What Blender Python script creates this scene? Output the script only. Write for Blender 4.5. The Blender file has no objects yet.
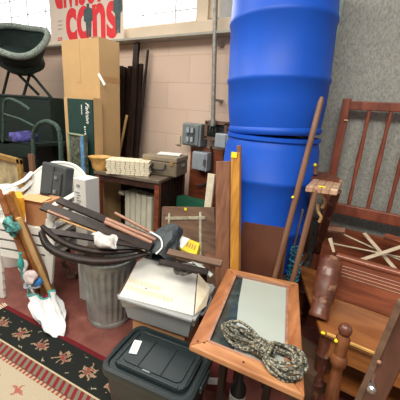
import bpy, bmesh, math, random
from mathutils import Vector as V, Matrix, noise
random.seed(7)
C = bpy.context.scene.collection
PI = math.pi
# ---------------------------------------------------------------- camera basis (world: x along the block wall, y into it)
CH = 1.5
F = 300.0
up = V((70, 1000, -300)).normalized()
lf = V((-500, 118, 300)); lf = (lf - up * lf.dot(up)).normalized()
ax = -lf
ay = ax.cross(up)
if ay.z < 0: ay = -ay
def ray(px, py):
    v = V((px - 200, 200 - py, F)); return V((v.dot(ax), v.dot(ay), v.dot(up)))
def oz(px, py, z): r = ray(px, py); return r * ((z - CH) / r.z) + V((0, 0, CH))
def oy(px, py, y): r = ray(px, py); return r * (y / r.y) + V((0, 0, CH))
def dp(px, py, d): return ray(px, py) * (d / F) + V((0, 0, CH))

# ---------------------------------------------------------------- materials
def nt(name):
    m = bpy.data.materials.new(name); m.use_nodes = True
    n = m.node_tree; return m, n, n.nodes['Principled BSDF']
def plain(name, col, rough=.6, metal=0, var=.12, scale=12, bump=0.0, spec=.5, coat=0, bscale=None):
    m, n, b = nt(name)
    tc = n.nodes.new('ShaderNodeTexCoord'); ns = n.nodes.new('ShaderNodeTexNoise')
    ns.inputs['Scale'].default_value = scale; ns.inputs['Detail'].default_value = 5
    n.links.new(tc.outputs['Object'], ns.inputs['Vector'])
    cr = n.nodes.new('ShaderNodeValToRGB')
    cr.color_ramp.elements[0].position = .3; cr.color_ramp.elements[1].position = .7
    cr.color_ramp.elements[0].color = (*[c * (1 - var) for c in col], 1)
    cr.color_ramp.elements[1].color = (*[min(1, c * (1 + var)) for c in col], 1)
    n.links.new(ns.outputs['Fac'], cr.inputs['Fac']); n.links.new(cr.outputs['Color'], b.inputs['Base Color'])
    b.inputs['Roughness'].default_value = rough; b.inputs['Metallic'].default_value = metal
    b.inputs['Specular IOR Level'].default_value = spec; b.inputs['Coat Weight'].default_value = coat
    if bump:
        n2 = n.nodes.new('ShaderNodeTexNoise'); n2.inputs['Scale'].default_value = bscale or scale * 3; n2.inputs['Detail'].default_value = 6
        n.links.new(tc.outputs['Object'], n2.inputs['Vector'])
        bp = n.nodes.new('ShaderNodeBump'); bp.inputs['Strength'].default_value = bump; bp.inputs['Distance'].default_value = .01
        n.links.new(n2.outputs['Fac'], bp.inputs['Height']); n.links.new(bp.outputs['Normal'], b.inputs['Normal'])
    return m
def wood(name, c1, c2, sc=(6, 6, 60), rough=.45, coat=0, wear=None):
    # grain runs along the axis with the smallest scale
    m, n, b = nt(name)
    tc = n.nodes.new('ShaderNodeTexCoord'); mp = n.nodes.new('ShaderNodeMapping'); mp.inputs['Scale'].default_value = sc
    ns = n.nodes.new('ShaderNodeTexNoise'); ns.inputs['Scale'].default_value = 1; ns.inputs['Detail'].default_value = 6; ns.inputs['Distortion'].default_value = .6
    n.links.new(tc.outputs['Object'], mp.inputs['Vector']); n.links.new(mp.outputs['Vector'], ns.inputs['Vector'])
    cr = n.nodes.new('ShaderNodeValToRGB'); cr.color_ramp.elements[0].position = .32; cr.color_ramp.elements[1].position = .68
    cr.color_ramp.elements[0].color = (*c1, 1); cr.color_ramp.elements[1].color = (*c2, 1)
    n.links.new(ns.outputs['Fac'], cr.inputs['Fac']); out = cr.outputs['Color']
    if wear:
        n3 = n.nodes.new('ShaderNodeTexNoise'); n3.inputs['Scale'].default_value = 14; n3.inputs['Detail'].default_value = 7
        n.links.new(tc.outputs['Object'], n3.inputs['Vector'])
        c3 = n.nodes.new('ShaderNodeValToRGB'); c3.color_ramp.elements[0].position = .56; c3.color_ramp.elements[1].position = .64
        n.links.new(n3.outputs['Fac'], c3.inputs['Fac'])
        mx = n.nodes.new('ShaderNodeMixRGB'); n.links.new(c3.outputs['Color'], mx.inputs['Fac'])
        n.links.new(out, mx.inputs[1]); mx.inputs[2].default_value = (*wear, 1); out = mx.outputs[0]
    n.links.new(out, b.inputs['Base Color']); b.inputs['Roughness'].default_value = rough; b.inputs['Coat Weight'].default_value = coat
    bp = n.nodes.new('ShaderNodeBump'); bp.inputs['Strength'].default_value = .15; bp.inputs['Distance'].default_value = .003
    n.links.new(ns.outputs['Fac'], bp.inputs['Height']); n.links.new(bp.outputs['Normal'], b.inputs['Normal'])
    return m
def wicker(name, c1, c2):
    m, n, b = nt(name)
    tc = n.nodes.new('ShaderNodeTexCoord'); ck = n.nodes.new('ShaderNodeTexVoronoi'); ck.inputs['Scale'].default_value = 110
    n.links.new(tc.outputs['Object'], ck.inputs['Vector'])
    cr = n.nodes.new('ShaderNodeValToRGB'); cr.color_ramp.elements[0].color = (*c2, 1); cr.color_ramp.elements[1].color = (*c1, 1)
    cr.color_ramp.elements[0].position = .1; cr.color_ramp.elements[1].position = .6
    n.links.new(ck.outputs['Distance'], cr.inputs['Fac']); n.links.new(cr.outputs['Color'], b.inputs['Base Color'])
    bp = n.nodes.new('ShaderNodeBump'); bp.inputs['Strength'].default_value = .9; bp.inputs['Distance'].default_value = .008; bp.invert = True
    n.links.new(ck.outputs['Distance'], bp.inputs['Height']); n.links.new(bp.outputs['Normal'], b.inputs['Normal'])
    b.inputs['Roughness'].default_value = .6; b.inputs['Specular IOR Level'].default_value = .3
    return m
M = {}
M['blue'] = plain('blue_plastic', (.004, .078, .50), .5, var=.1, scale=4, bump=.05, spec=.35)
M['cardboard'] = plain('cardboard', (.50, .32, .145), .85, var=.06, scale=5)
M['tape'] = plain('packing_tape', (.42, .23, .09), .35, var=.05)
M['card2'] = plain('tan_cardboard', (.45, .22, .10), .85, var=.1)
M['green_carton'] = plain('green_print', (.012, .042, .034), .5, var=.15)
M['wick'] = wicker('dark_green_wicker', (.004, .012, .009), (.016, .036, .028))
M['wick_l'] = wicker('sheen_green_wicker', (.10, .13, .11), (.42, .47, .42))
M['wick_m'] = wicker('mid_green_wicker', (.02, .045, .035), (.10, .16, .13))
M['dgreen'] = plain('dark_green_paint', (.010, .040, .032), .4, var=.3)
M['white'] = plain('white_plastic', (.74, .74, .69), .35, var=.05, scale=5)
M['whitebox'] = plain('white_carton', (.58, .57, .53), .6, var=.08, scale=6)
M['cream'] = plain('cream_enamel', (.60, .58, .46), .4, var=.08)
M['case'] = plain('grey_case', (.055, .06, .06), .5, var=.1, scale=20)
M['black'] = plain('black_matter', (.010, .010, .011), .5, var=.2)
M['tote'] = plain('black_green_plastic', (.008, .016, .017), .38, var=.1, spec=.6, bump=.05, bscale=200)
M['greybin'] = plain('grey_plastic', (.33, .345, .34), .4, var=.06)
M['galv'] = plain('galvanised_steel', (.36, .38, .36), .5, .55, var=.3, scale=9, bump=.2)
M['elec'] = plain('grey_enamel', (.20, .23, .235), .45, .3, var=.1)
M['elec2'] = plain('pale_grey_enamel', (.34, .38, .42), .45, .2, var=.1)
M['steel'] = plain('steel', (.5, .5, .48), .3, .9, var=.2)
M['conduit'] = plain('conduit_metal', (.30, .28, .25), .5, .4, var=.25, scale=30)
M['darkwood'] = wood('dark_wood', (.008, .004, .003), (.026, .012, .009), (20, 20, 6), .5, .05)
M['darkwood'].node_tree.nodes['Principled BSDF'].inputs['Specular IOR Level'].default_value = .25
M['deskwood'] = wood('desk_wood', (.028, .012, .009), (.075, .03, .02), (5, 30, 30), .3, .3)
M['desktop'] = wood('desk_top_wood', (.10, .075, .055), (.20, .15, .11), (5, 30, 30), .3, .2)
M['redwood'] = wood('red_brown_wood', (.13, .032, .015), (.27, .075, .032), (4, 30, 30), .35, .2)
M['headwood'] = wood('headboard_wood', (.15, .035, .018), (.28, .075, .04), (20, 20, 5), .35, .2)
M['orange'] = wood('honey_wood', (.22, .075, .018), (.38, .15, .042), (4, 28, 28), .35, .25)
M['mframe'] = wood('mirror_frame_wood', (.26, .085, .028), (.48, .20, .08), (20, 4, 20), .4, .15)
M['mframe2'] = wood('mirror_frame_wood_cross', (.31, .12, .042), (.56, .27, .12), (4, 20, 20), .4, .15)
M['nearplank'] = wood('dark_red_plank', (.07, .025, .015), (.14, .05, .03), (20, 20, 5), .4, .15)
M['postwood'] = wood('post_wood', (.13, .04, .015), (.24, .085, .03), (25, 25, 8), .35, .2)
M['carved'] = wood('worn_carved_wood', (.065, .018, .010), (.15, .045, .022), (25, 25, 8), .4, .2, wear=(.27, .15, .09))
M['platform'] = wood('seat_board_wood', (.20, .065, .016), (.33, .125, .038), (3, 14, 14), .3, .3)
M['pale_stick'] = wood('pale_wood', (.42, .33, .22), (.60, .50, .36), (10, 30, 30), .6)
M['tan_stick'] = wood('tan_wood', (.50, .28, .10), (.70, .45, .20), (20, 20, 4), .55)
M['pinkstick'] = wood('pinkish_brown_wood', (.26, .12, .08), (.42, .22, .14), (8, 30, 30), .45)
M['brownpole'] = wood('brown_pole_wood', (.13, .06, .032), (.22, .11, .06), (30, 30, 4), .5)
M['plank'] = wood('brown_plank_wood', (.15, .060, .030), (.25, .11, .058), (40, 40, 5), .6)
M['yplank'] = wood('yellow_pine_wood', (.30, .12, .015), (.56, .26, .04), (40, 40, 3), .5)
M['panel'] = wood('old_panel_wood', (.095, .052, .030), (.18, .10, .06), (6, 30, 30), .7)
M['paleframe'] = plain('worn_pale_paint', (.42, .38, .27), .7, var=.35, scale=30)
M['backboard'] = plain('brown_hardboard', (.105, .036, .020), .45, var=.1)
M['gold'] = plain('gilt_frame', (.42, .25, .07), .4, .3, var=.3, scale=30)
M['yellow'] = plain('yellow_dot', (.85, .75, .02), .6, var=.02)
M['yellowb'] = plain('yellow_bag_plastic', (.75, .33, .015), .5, var=.2, scale=20)
M['yprint'] = plain('yellow_print', (.72, .58, .03), .5, var=.1)
M['fadedy'] = plain('faded_yellow_print', (.60, .54, .36), .7, var=.1)
M['teal'] = plain('teal_plastic', (.05, .38, .34), .5, var=.3)
M['bluebag'] = plain('blue_plastic_film', (.02, .16, .42), .5, var=.3)
M['purple'] = plain('purple_cloth', (.06, .055, .22), .9, var=.6, scale=40, bump=.6)
M['poly'] = plain('white_plastic_film', (.72, .73, .74), .35, var=.08, scale=10, bump=.4, bscale=25)
M['filmy'] = plain('clear_plastic_film', (.55, .53, .50), .35, var=.3, scale=25, bump=.5, bscale=30)
M['rubber'] = plain('grey_rubber', (.035, .045, .05), .6, var=.35, scale=15, bump=.4)
M['suit'] = plain('suitcase_fabric', (.17, .135, .085), .7, var=.15, scale=60, bump=.1)
M['suit2'] = plain('suitcase_lid', (.25, .20, .13), .7, var=.12, scale=60)
M['paper'] = plain('cream_paper', (.74, .66, .48), .8, var=.1, scale=20)
M['amber'] = plain('amber_wood', (.62, .36, .11), .5, var=.3, scale=12)
M['tpaper'] = plain('white_paper', (.82, .82, .80), .8, var=.03)
M['ink'] = plain('grey_ink', (.22, .22, .22), .7, var=.05)
M['redink'] = plain('red_ink', (.70, .025, .035), .6, var=.08)
M['signbg'] = plain('poster_board', (.66, .56, .47), .6, var=.05, scale=3)
M['figdark'] = plain('poster_dark_print', (.05, .085, .09), .6, var=.3, scale=20)
M['figskin'] = plain('poster_tan_print', (.45, .33, .25), .6, var=.1)
M['sill'] = plain('sill_paint', (.62, .51, .38), .6, var=.07, scale=4)
M['sillgrey'] = plain('sill_edge_metal', (.33, .32, .27), .5, var=.1)
M['plate'] = plain('window_grey_board', (.42, .42, .42), .7, var=.08)
M['darkred'] = plain('dark_red_paint', (.17, .03, .025), .6, var=.3)
M['news'] = plain('newsprint', (.50, .47, .42), .8, var=.4, scale=50)
M['pinkfl'] = plain('pink_cloth', (.75, .5, .48), .8, var=.1)
M['palegreen'] = plain('pale_green_panel', (.38, .50, .44), .5, var=.1)

# mirror: pale grey-green reflection put into the glass colour, clear-coated
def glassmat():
    m, n, b = nt('pale_reflection_glass')
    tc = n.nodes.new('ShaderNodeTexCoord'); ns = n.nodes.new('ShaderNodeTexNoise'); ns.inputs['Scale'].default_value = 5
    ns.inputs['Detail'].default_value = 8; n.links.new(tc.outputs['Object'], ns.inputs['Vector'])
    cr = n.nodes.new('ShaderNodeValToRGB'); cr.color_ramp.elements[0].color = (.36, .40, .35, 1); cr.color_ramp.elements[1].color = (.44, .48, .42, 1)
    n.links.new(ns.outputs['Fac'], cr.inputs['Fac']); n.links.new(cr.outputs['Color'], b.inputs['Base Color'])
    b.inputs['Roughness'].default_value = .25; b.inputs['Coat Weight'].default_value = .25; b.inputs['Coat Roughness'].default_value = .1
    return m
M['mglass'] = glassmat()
M['mdark'] = plain('dark_reflection_strip', (.035, .05, .05), .15, var=.6, scale=18)  # dark part of the mirror's reflection, painted as a colour

def pane_mat():
    m, n, b = nt('bright_window_glass')
    b.inputs['Base Color'].default_value = (.9, .93, .95, 1); b.inputs['Roughness'].default_value = .4
    b.inputs['Emission Color'].default_value = (.95, .98, 1, 1); b.inputs['Emission Strength'].default_value = 2.0
    return m
M['pane'] = pane_mat()

def block_wall_mat():
    m, n, b = nt('painted_block')
    tc = n.nodes.new('ShaderNodeTexCoord'); sp = n.nodes.new('ShaderNodeSeparateXYZ'); cb = n.nodes.new('ShaderNodeCombineXYZ')
    n.links.new(tc.outputs['Object'], sp.inputs[0]); n.links.new(sp.outputs[0], cb.inputs[0]); n_a = n.nodes.new('ShaderNodeMath'); n_a.operation = 'ADD'; n_a.inputs[1].default_value = -.14 + 2.7; n.links.new(sp.outputs[2], n_a.inputs[0]); n.links.new(n_a.outputs[0], cb.inputs[1])
    br = n.nodes.new('ShaderNodeTexBrick'); br.inputs['Scale'].default_value = 1
    br.inputs['Brick Width'].default_value = .55; br.inputs['Row Height'].default_value = .27; br.inputs['Mortar Size'].default_value = .0045
    br.inputs['Mortar Smooth'].default_value = .6; br.inputs['Bias'].default_value = 0
    br.inputs['Color1'].default_value = (.63, .475, .385, 1); br.inputs['Color2'].default_value = (.67, .51, .415, 1); br.inputs['Mortar'].default_value = (.57, .42, .33, 1)
    n.links.new(cb.outputs[0], br.inputs['Vector'])
    ns = n.nodes.new('ShaderNodeTexNoise'); ns.inputs['Scale'].default_value = 2.2; ns.inputs['Detail'].default_value = 6
    n.links.new(tc.outputs['Object'], ns.inputs['Vector'])
    cr = n.nodes.new('ShaderNodeValToRGB'); cr.color_ramp.elements[0].color = (.88, .87, .85, 1); cr.color_ramp.elements[1].color = (1.04, 1.04, 1.0, 1)
    n.links.new(ns.outputs['Fac'], cr.inputs['Fac'])
    mx = n.nodes.new('ShaderNodeMixRGB'); mx.blend_type = 'MULTIPLY'; mx.inputs[0].default_value = 1
    n.links.new(br.outputs['Color'], mx.inputs[1]); n.links.new(cr.outputs['Color'], mx.inputs[2]); n.links.new(mx.outputs[0], b.inputs['Base Color'])
    bp = n.nodes.new('ShaderNodeBump'); bp.inputs['Strength'].default_value = .5; bp.inputs['Distance'].default_value = .004; bp.invert = True
    n.links.new(br.outputs['Fac'], bp.inputs['Height']); n.links.new(bp.outputs['Normal'], b.inputs['Normal'])
    b.inputs['Roughness'].default_value = .7
    return m
M['block'] = block_wall_mat()
def rough_grey():
    m, n, b = nt('rough_grey_render')
    tc = n.nodes.new('ShaderNodeTexCoord'); mp = n.nodes.new('ShaderNodeMapping'); mp.inputs['Scale'].default_value = (1.6, 1, .8)
    ns = n.nodes.new('ShaderNodeTexNoise'); ns.inputs['Scale'].default_value = 55; ns.inputs['Detail'].default_value = 8; ns.inputs['Roughness'].default_value = .7
    n.links.new(tc.outputs['Object'], mp.inputs[0]); n.links.new(mp.outputs[0], ns.inputs['Vector'])
    cr = n.nodes.new('ShaderNodeValToRGB'); cr.color_ramp.elements[0].position = .36; cr.color_ramp.elements[1].position = .64
    cr.color_ramp.elements[0].color = (.27, .275, .245, 1); cr.color_ramp.elements[1].color = (.45, .455, .41, 1)
    n.links.new(ns.outputs['Fac'], cr.inputs['Fac']); n.links.new(cr.outputs['Color'], b.inputs['Base Color'])
    bp = n.nodes.new('ShaderNodeBump'); bp.inputs['Strength'].default_value = .9; bp.inputs['Distance'].default_value = .012
    n.links.new(ns.outputs['Fac'], bp.inputs['Height']); n.links.new(bp.outputs['Normal'], b.inputs['Normal'])
    b.inputs['Roughness'].default_value = .9
    return m
M['grey'] = rough_grey()
def floor_mat():
    m, n, b = nt('red_floor_paint')
    tc = n.nodes.new('ShaderNodeTexCoord'); ns = n.nodes.new('ShaderNodeTexNoise'); ns.inputs['Scale'].default_value = 9; ns.inputs['Detail'].default_value = 9; ns.inputs['Roughness'].default_value = .7
    n.links.new(tc.outputs['Object'], ns.inputs['Vector'])
    cr = n.nodes.new('ShaderNodeValToRGB'); e = cr.color_ramp.elements
    e[0].position = .3; e[0].color = (.13, .036, .028, 1); e[1].position = .6; e[1].color = (.22, .075, .058, 1)
    x = e.new(.75); x.color = (.32, .17, .13, 1)
    n.links.new(ns.outputs['Fac'], cr.inputs['Fac']); n.links.new(cr.outputs['Color'], b.inputs['Base Color'])
    b.inputs['Roughness'].default_value = .4
    return m
M['floor'] = floor_mat()
def rope_mat():
    m, n, b = nt('flecked_rope')
    tc = n.nodes.new('ShaderNodeTexCoord'); vo = n.nodes.new('ShaderNodeTexVoronoi'); vo.inputs['Scale'].default_value = 190
    n.links.new(tc.outputs['Object'], vo.inputs['Vector'])
    bw = n.nodes.new('ShaderNodeSeparateColor'); n.links.new(vo.outputs['Color'], bw.inputs[0])
    cr = n.nodes.new('ShaderNodeValToRGB'); cr.color_ramp.interpolation = 'CONSTANT'; e = cr.color_ramp.elements
    e[0].color = (.03, .035, .03, 1); e[1].position = .4; e[1].color = (.13, .12, .085, 1); x = e.new(.72); x.color = (.32, .29, .21, 1)
    n.links.new(bw.outputs[0], cr.inputs['Fac']); n.links.new(cr.outputs['Color'], b.inputs['Base Color'])
    bp = n.nodes.new('ShaderNodeBump'); bp.inputs['Strength'].default_value = .6; bp.inputs['Distance'].default_value = .002
    n.links.new(vo.outputs['Distance'], bp.inputs['Height']); n.links.new(bp.outputs['Normal'], b.inputs['Normal'])
    b.inputs['Roughness'].default_value = .8
    return m
M['rope'] = rope_mat()

# rug: bands across, patterned by nodes in rug-local coordinates (u along the edge, v = distance in from the edge)
def rug_mat():
    m, n, b = nt('oriental_rug_weave')
    N = n.nodes.new; L = n.links.new
    tc = N('ShaderNodeTexCoord'); sp = N('ShaderNodeSeparateXYZ'); L(tc.outputs['UV'], sp.inputs[0])
    def math_(op, a, c=None, d=None):
        q = N('ShaderNodeMath'); q.operation = op
        for i, s in enumerate((a, c, d)):
            if s is None: continue
            if isinstance(s, (int, float)): q.inputs[i].default_value = s
            else: L(s, q.inputs[i])
        return q.outputs[0]
    def mix(f, a, c):
        q = N('ShaderNodeMixRGB')
        L(f, q.inputs[0])
        for i, s in ((1, a), (2, c)):
            if isinstance(s, tuple): q.inputs[i].default_value = (*s, 1)
            else: L(s, q.inputs[i])
        return q.outputs[0]
    u, v = sp.outputs[0], sp.outputs[1]
    nd = N('ShaderNodeTexNoise'); nd.inputs['Scale'].default_value = 26; nd.inputs['Detail'].default_value = 3; L(tc.outputs['UV'], nd.inputs['Vector'])
    nsp = N('ShaderNodeSeparateColor'); L(nd.outputs['Color'], nsp.inputs[0])
    ns = N('ShaderNodeTexNoise'); ns.inputs['Scale'].default_value = 55; ns.inputs['Detail'].default_value = 3; L(tc.outputs['UV'], ns.inputs['Vector'])
    def motif(u0, v0, du, size, petals):
        # repeating flower: polar distance threshold; two rings of colour
        uu = math_('ADD', math_('SUBTRACT', math_('MODULO', math_('ADD', u, 10 * du + u0), du), du / 2), math_('MULTIPLY', math_('SUBTRACT', nsp.outputs[0], .5), .09))
        vv = math_('ADD', math_('SUBTRACT', v, v0), math_('MULTIPLY', math_('SUBTRACT', nsp.outputs[1], .5), .09))
        r = math_('SQRT', math_('ADD', math_('MULTIPLY', uu, uu), math_('MULTIPLY', math_('MULTIPLY', vv, vv), 1.5)))
        an = math_('ARCTAN2', vv, uu)
        w = math_('MULTIPLY', math_('COSINE', math_('MULTIPLY', an, petals)), size * .36)
        edge = math_('ADD', math_('MULTIPLY', ns.outputs['Fac'], size * .9), math_('ADD', w, size * .18))
        return math_('LESS_THAN', r, edge), math_('LESS_THAN', r, math_('MULTIPLY', edge, .55))
    # band selectors
    def lt(t): return math_('LESS_THAN', v, t)
    cream = (.42, .35, .25)
    fo, fi = motif(.1, .40, .22, .05, 4)
    field = mix(fo, cream, (.34, .15, .11)); field = mix(fi, field, (.36, .11, .08))
    fo2, fi2 = motif(.02, .53, .26, .06, 5)
    field = mix(fo2, field, (.47, .26, .18)); field = mix(fi2, field, (.34, .12, .09))
    # dark border flowers
    bo, bi = motif(.0, .13, .20, .062, 7)
    dark = (.016, .018, .016)
    border = mix(bo, dark, (.30, .20, .13)); border = mix(bi, border, (.22, .045, .04))
    so, si = motif(.10, .055, .20, .012, 3); border = mix(so, border, (.30, .27, .19))
    so, si = motif(.10, .20, .20, .012, 3); border = mix(so, border, (.30, .27, .19))
    # slanted red/grey bars
    t = math_('MODULO', math_('ADD', math_('ADD', u, math_('MULTIPLY', v, -.45)), 10), .046)
    bar = math_('LESS_THAN', t, .023)
    bars = mix(bar, (.17, .15, .11), (.19, .022, .024))
    t2 = math_('MODULO', math_('ADD', u, 10), .03); b2 = math_('LESS_THAN', t2, .015)
    guard = mix(b2, (.40, .32, .2), (.28, .06, .05))
    c = mix(lt(.33), field, cream)
    c = mix(lt(.32), c, guard); c = mix(lt(.30), c, (.10, .05, .04)); c = mix(lt(.295), c, bars)
    c = mix(lt(.235), c, (.45, .37, .24)); c = mix(lt(.225), c, border)
    c = mix(lt(.03), c, (.13, .014, .018))
    # soft weave noise
    n2 = N('ShaderNodeTexNoise'); n2.inputs['Scale'].default_value = 200; L(tc.outputs['UV'], n2.inputs['Vector'])
    cr = N('ShaderNodeValToRGB'); cr.color_ramp.elements[0].color = (.7, .7, .7, 1); cr.color_ramp.elements[1].color = (1.2, 1.2, 1.2, 1); L(n2.outputs['Fac'], cr.inputs[0])
    mx = N('ShaderNodeMixRGB'); mx.blend_type = 'MULTIPLY'; mx.inputs[0].default_value = 1; L(c, mx.inputs[1]); L(cr.outputs[0], mx.inputs[2])
    L(mx.outputs[0], b.inputs['Base Color']); b.inputs['Roughness'].default_value = .95; b.inputs['Specular IOR Level'].default_value = .1
    return m
M['rug'] = rug_mat()

# ---------------------------------------------------------------- mesh helpers
def obj(name, bm, mat, parent=None, smooth=False, bevel=0):
    bmesh.ops.recalc_face_normals(bm, faces=bm.faces)
    me = bpy.data.meshes.new(name); bm.to_mesh(me); bm.free()
    if smooth:
        for p in me.polygons: p.use_smooth = True
    o = bpy.data.objects.new(name, me); C.objects.link(o)
    mm = mat if isinstance(mat, (list, tuple)) else [mat]
    for x in mm: me.materials.append(x if not isinstance(x, str) else M[x])
    if bevel:
        md = o.modifiers.new('bevel', 'BEVEL'); md.width = bevel; md.segments = 2; md.limit_method = 'ANGLE'
    if smooth and bevel == 0:
        try: me.set_sharp_from_angle(angle=math.radians(40))
        except Exception: pass
    if parent: o.parent = parent
    return o
def thing(name, label, cat, group=None):
    o = bpy.data.objects.new(name, None); C.objects.link(o); o.empty_display_size = .05
    return tag(o, label, cat, group)
def tag(o, label, cat, group=None, kind=None):
    o['label'] = label; o['category'] = cat
    if group: o['group'] = group
    if kind: o['kind'] = kind
    return o
def struct(name, bm, mat, **k):
    o = obj(name, bm, mat, **k); o['kind'] = 'structure'; return o
def B(): return bmesh.new()
def box(bm, c, s, rot=None, mi=0):
    r = bmesh.ops.create_cube(bm, size=1)
    mat = Matrix.Translation(V(c)) @ ((rot.to_4x4()) if rot else Matrix()) @ Matrix.Diagonal((*s, 1))
    bmesh.ops.transform(bm, matrix=mat, verts=r['verts'])
    if mi:
        for f in {f for v in r['verts'] for f in v.link_faces}: f.material_index = mi
    return bm
def Rz(a): return Matrix.Rotation(math.radians(a), 3, 'Z')
def Rx(a): return Matrix.Rotation(math.radians(a), 3, 'X')
def Ry(a): return Matrix.Rotation(math.radians(a), 3, 'Y')
def frame(d, upv=(0, 0, 1)):
    d = V(d).normalized(); u = V(upv)
    if abs(d.dot(u.normalized())) > .97: u = V((0, 1, 0))
    s = d.cross(u).normalized(); n = s.cross(d).normalized()
    return d, s, n
def plank(bm, p, q, w, t, upv=(0, 0, 1), w2=None):
    """board from p to q: w across, t thick along the up hint"""
    p, q = V(p), V(q); d, s, n = frame(q - p, upv); w2 = w2 or w
    vs = [bm.verts.new(a + s * sx * ww / 2 + n * sn * t / 2) for a, ww in ((p, w), (q, w2)) for sx, sn in ((-1, -1), (1, -1), (1, 1), (-1, 1))]
    for f in ((0, 1, 2, 3), (7, 6, 5, 4), (0, 4, 5, 1), (1, 5, 6, 2), (2, 6, 7, 3), (3, 7, 4, 0)): bm.faces.new([vs[i] for i in f])
    return bm
def tube(bm, pts, r, seg=10, closed=False, flat=1.0, upv=(0, 0, 1)):
    pts = [V(p) for p in pts]; n = len(pts); rings = []
    for i, p in enumerate(pts):
        a = pts[(i - 1) % n] if (closed or i) else p; c = pts[(i + 1) % n] if (closed or i < n - 1) else p
        d, s, u = frame(c - a, upv); rr = r[i] if isinstance(r, (list, tuple)) else r
        rings.append([bm.verts.new(p + s * math.cos(2 * PI * k / seg) * rr + u * math.sin(2 * PI * k / seg) * rr * flat) for k in range(seg)])
    for i in range(n if closed else n - 1):
        A, D = rings[i], rings[(i + 1) % n]
        for k in range(seg): bm.faces.new((A[k], A[(k + 1) % seg], D[(k + 1) % seg], D[k]))
    if not closed: bm.faces.new(rings[0]); bm.faces.new(rings[-1][::-1])
    return bm
def lathe(bm, p, q, prof, seg=24, cap=True):
    """prof: list of (t along p->q in 0..1, radius)"""
    p, q = V(p), V(q); d, s, n = frame(q - p); rings = []
    for t, r in prof:
        c = p + (q - p) * t
        rings.append([bm.verts.new(c + (s * math.cos(2 * PI * k / seg) + n * math.sin(2 * PI * k / seg)) * max(r, 1e-4)) for k in range(seg)])
    for A, D in zip(rings, rings[1:]):
        for k in range(seg): bm.faces.new((A[k], A[(k + 1) % seg], D[(k + 1) % seg], D[k]))
    if cap: bm.faces.new(rings[0]); bm.faces.new(rings[-1][::-1])
    return bm
def slab(bm, poly, off):
    """prism: polygon of points and an offset vector"""
    off = V(off); a = [bm.verts.new(V(p)) for p in poly]; b_ = [bm.verts.new(V(p) + off) for p in poly]
    bm.faces.new(a); bm.faces.new(b_[::-1])
    for i in range(len(a)): j = (i + 1) % len(a); bm.faces.new((a[i], b_[i], b_[j], a[j]))
    return bm
def grid(bm, nu, nv, fn, thick=None):
    vs = [[bm.verts.new(fn(i / (nu - 1), j / (nv - 1))) for i in range(nu)] for j in range(nv)]
    for j in range(nv - 1):
        for i in range(nu - 1): bm.faces.new((vs[j][i], vs[j][i + 1], vs[j + 1][i + 1], vs[j + 1][i]))
    if thick:
        bmesh.ops.recalc_face_normals(bm, faces=bm.faces)
        bmesh.ops.solidify(bm, geom=bm.faces[:], thickness=thick)
    return bm
def crumple(bm, amp, sc, seed=0):
    for v in bm.verts:
        v.co += V((noise.noise(v.co * sc + V((seed, 0, 0))), noise.noise(v.co * sc + V((0, seed + 5, 0))), noise.noise(v.co * sc + V((0, 0, seed + 9))))) * amp
    return bm
def spline(pts, n=8):
    pts = [V(p) for p in pts]; out = []
    for i in range(len(pts) - 1):
        p0 = pts[max(i - 1, 0)]; p1 = pts[i]; p2 = pts[i + 1]; p3 = pts[min(i + 2, len(pts) - 1)]
        for k in range(n):
            t = k / n
            out.append(.5 * ((2 * p1) + (p2 - p0) * t + (2 * p0 - 5 * p1 + 4 * p2 - p3) * t * t + (3 * p1 - p0 - 3 * p2 + p3) * t ** 3))
    out.append(pts[-1]); return out
def copy_tree(o, parent=None):
    c = o.copy(); C.objects.link(c); c.parent = parent
    for ch in list(o.children): copy_tree(ch, c)
    return c
def lerp(a, b_, t): return V(a) * (1 - t) + V(b_) * t
def dot_sticker(p, r, nrm, parent=None, name='sticker'):
    bm = B(); n = V(nrm).normalized(); lathe(bm, V(p), V(p) + n * .0015, [(0, r), (1, r)], 16)
    return obj(name, bm, 'yellow', parent)
def text_mesh(body, size, mat, mtx, name, parent, bold=0, sx=1.0, shear=0, thick=.001):
    cu = bpy.data.curves.new(name, 'FONT'); cu.body = body; cu.size = size; cu.offset = bold; cu.extrude = thick; cu.shear = shear
    o = bpy.data.objects.new(name, cu); C.objects.link(o)
    bpy.context.view_layer.update()
    me = bpy.data.meshes.new_from_object(o.evaluated_get(bpy.context.evaluated_depsgraph_get()))
    bpy.data.objects.remove(o)
    me.transform(Matrix.Diagonal((sx, 1, 1, 1))); me.transform(mtx)
    me.materials.clear(); me.materials.append(M[mat])
    q = bpy.data.objects.new(name, me); C.objects.link(q)
    if parent: q.parent = parent
    return q
def basis(o, x, y):
    x = V(x).normalized(); y = (V(y) - x * V(y).dot(x)).normalized(); z = x.cross(y)
    return Matrix.Translation(V(o)) @ Matrix((x, y, z)).transposed().to_4x4()

WY = 2.75     # block wall face
GY = 2.35     # grey partition face
# ---------------------------------------------------------------- setting
struct('floor', box(B(), (-2.2, .6, -.05), (13, 7, .1)), 'floor')
struct('wall_back', box(B(), (-4.2, WY + .1, 1.09), (9, .2, 2.18)), 'block')
b = B(); box(b, (-4.2, WY + .12, 3.4), (9, .2, .5)); struct('wall_lintel', b, 'block')
struct('wall_partition', box(B(), (1.45, GY + .2, 1.8), (3.9, .4, 3.6)), 'grey')
# sill
b = B(); box(b, (-4.2, WY + .0, 2.25), (9, .14, .13)); struct('trim_1', b, 'sill', bevel=.006)
b = B(); box(b, (-4.2, WY - .05, 2.18), (9, .22, .02)); struct('trim_2', b, 'sillgrey')
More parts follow.
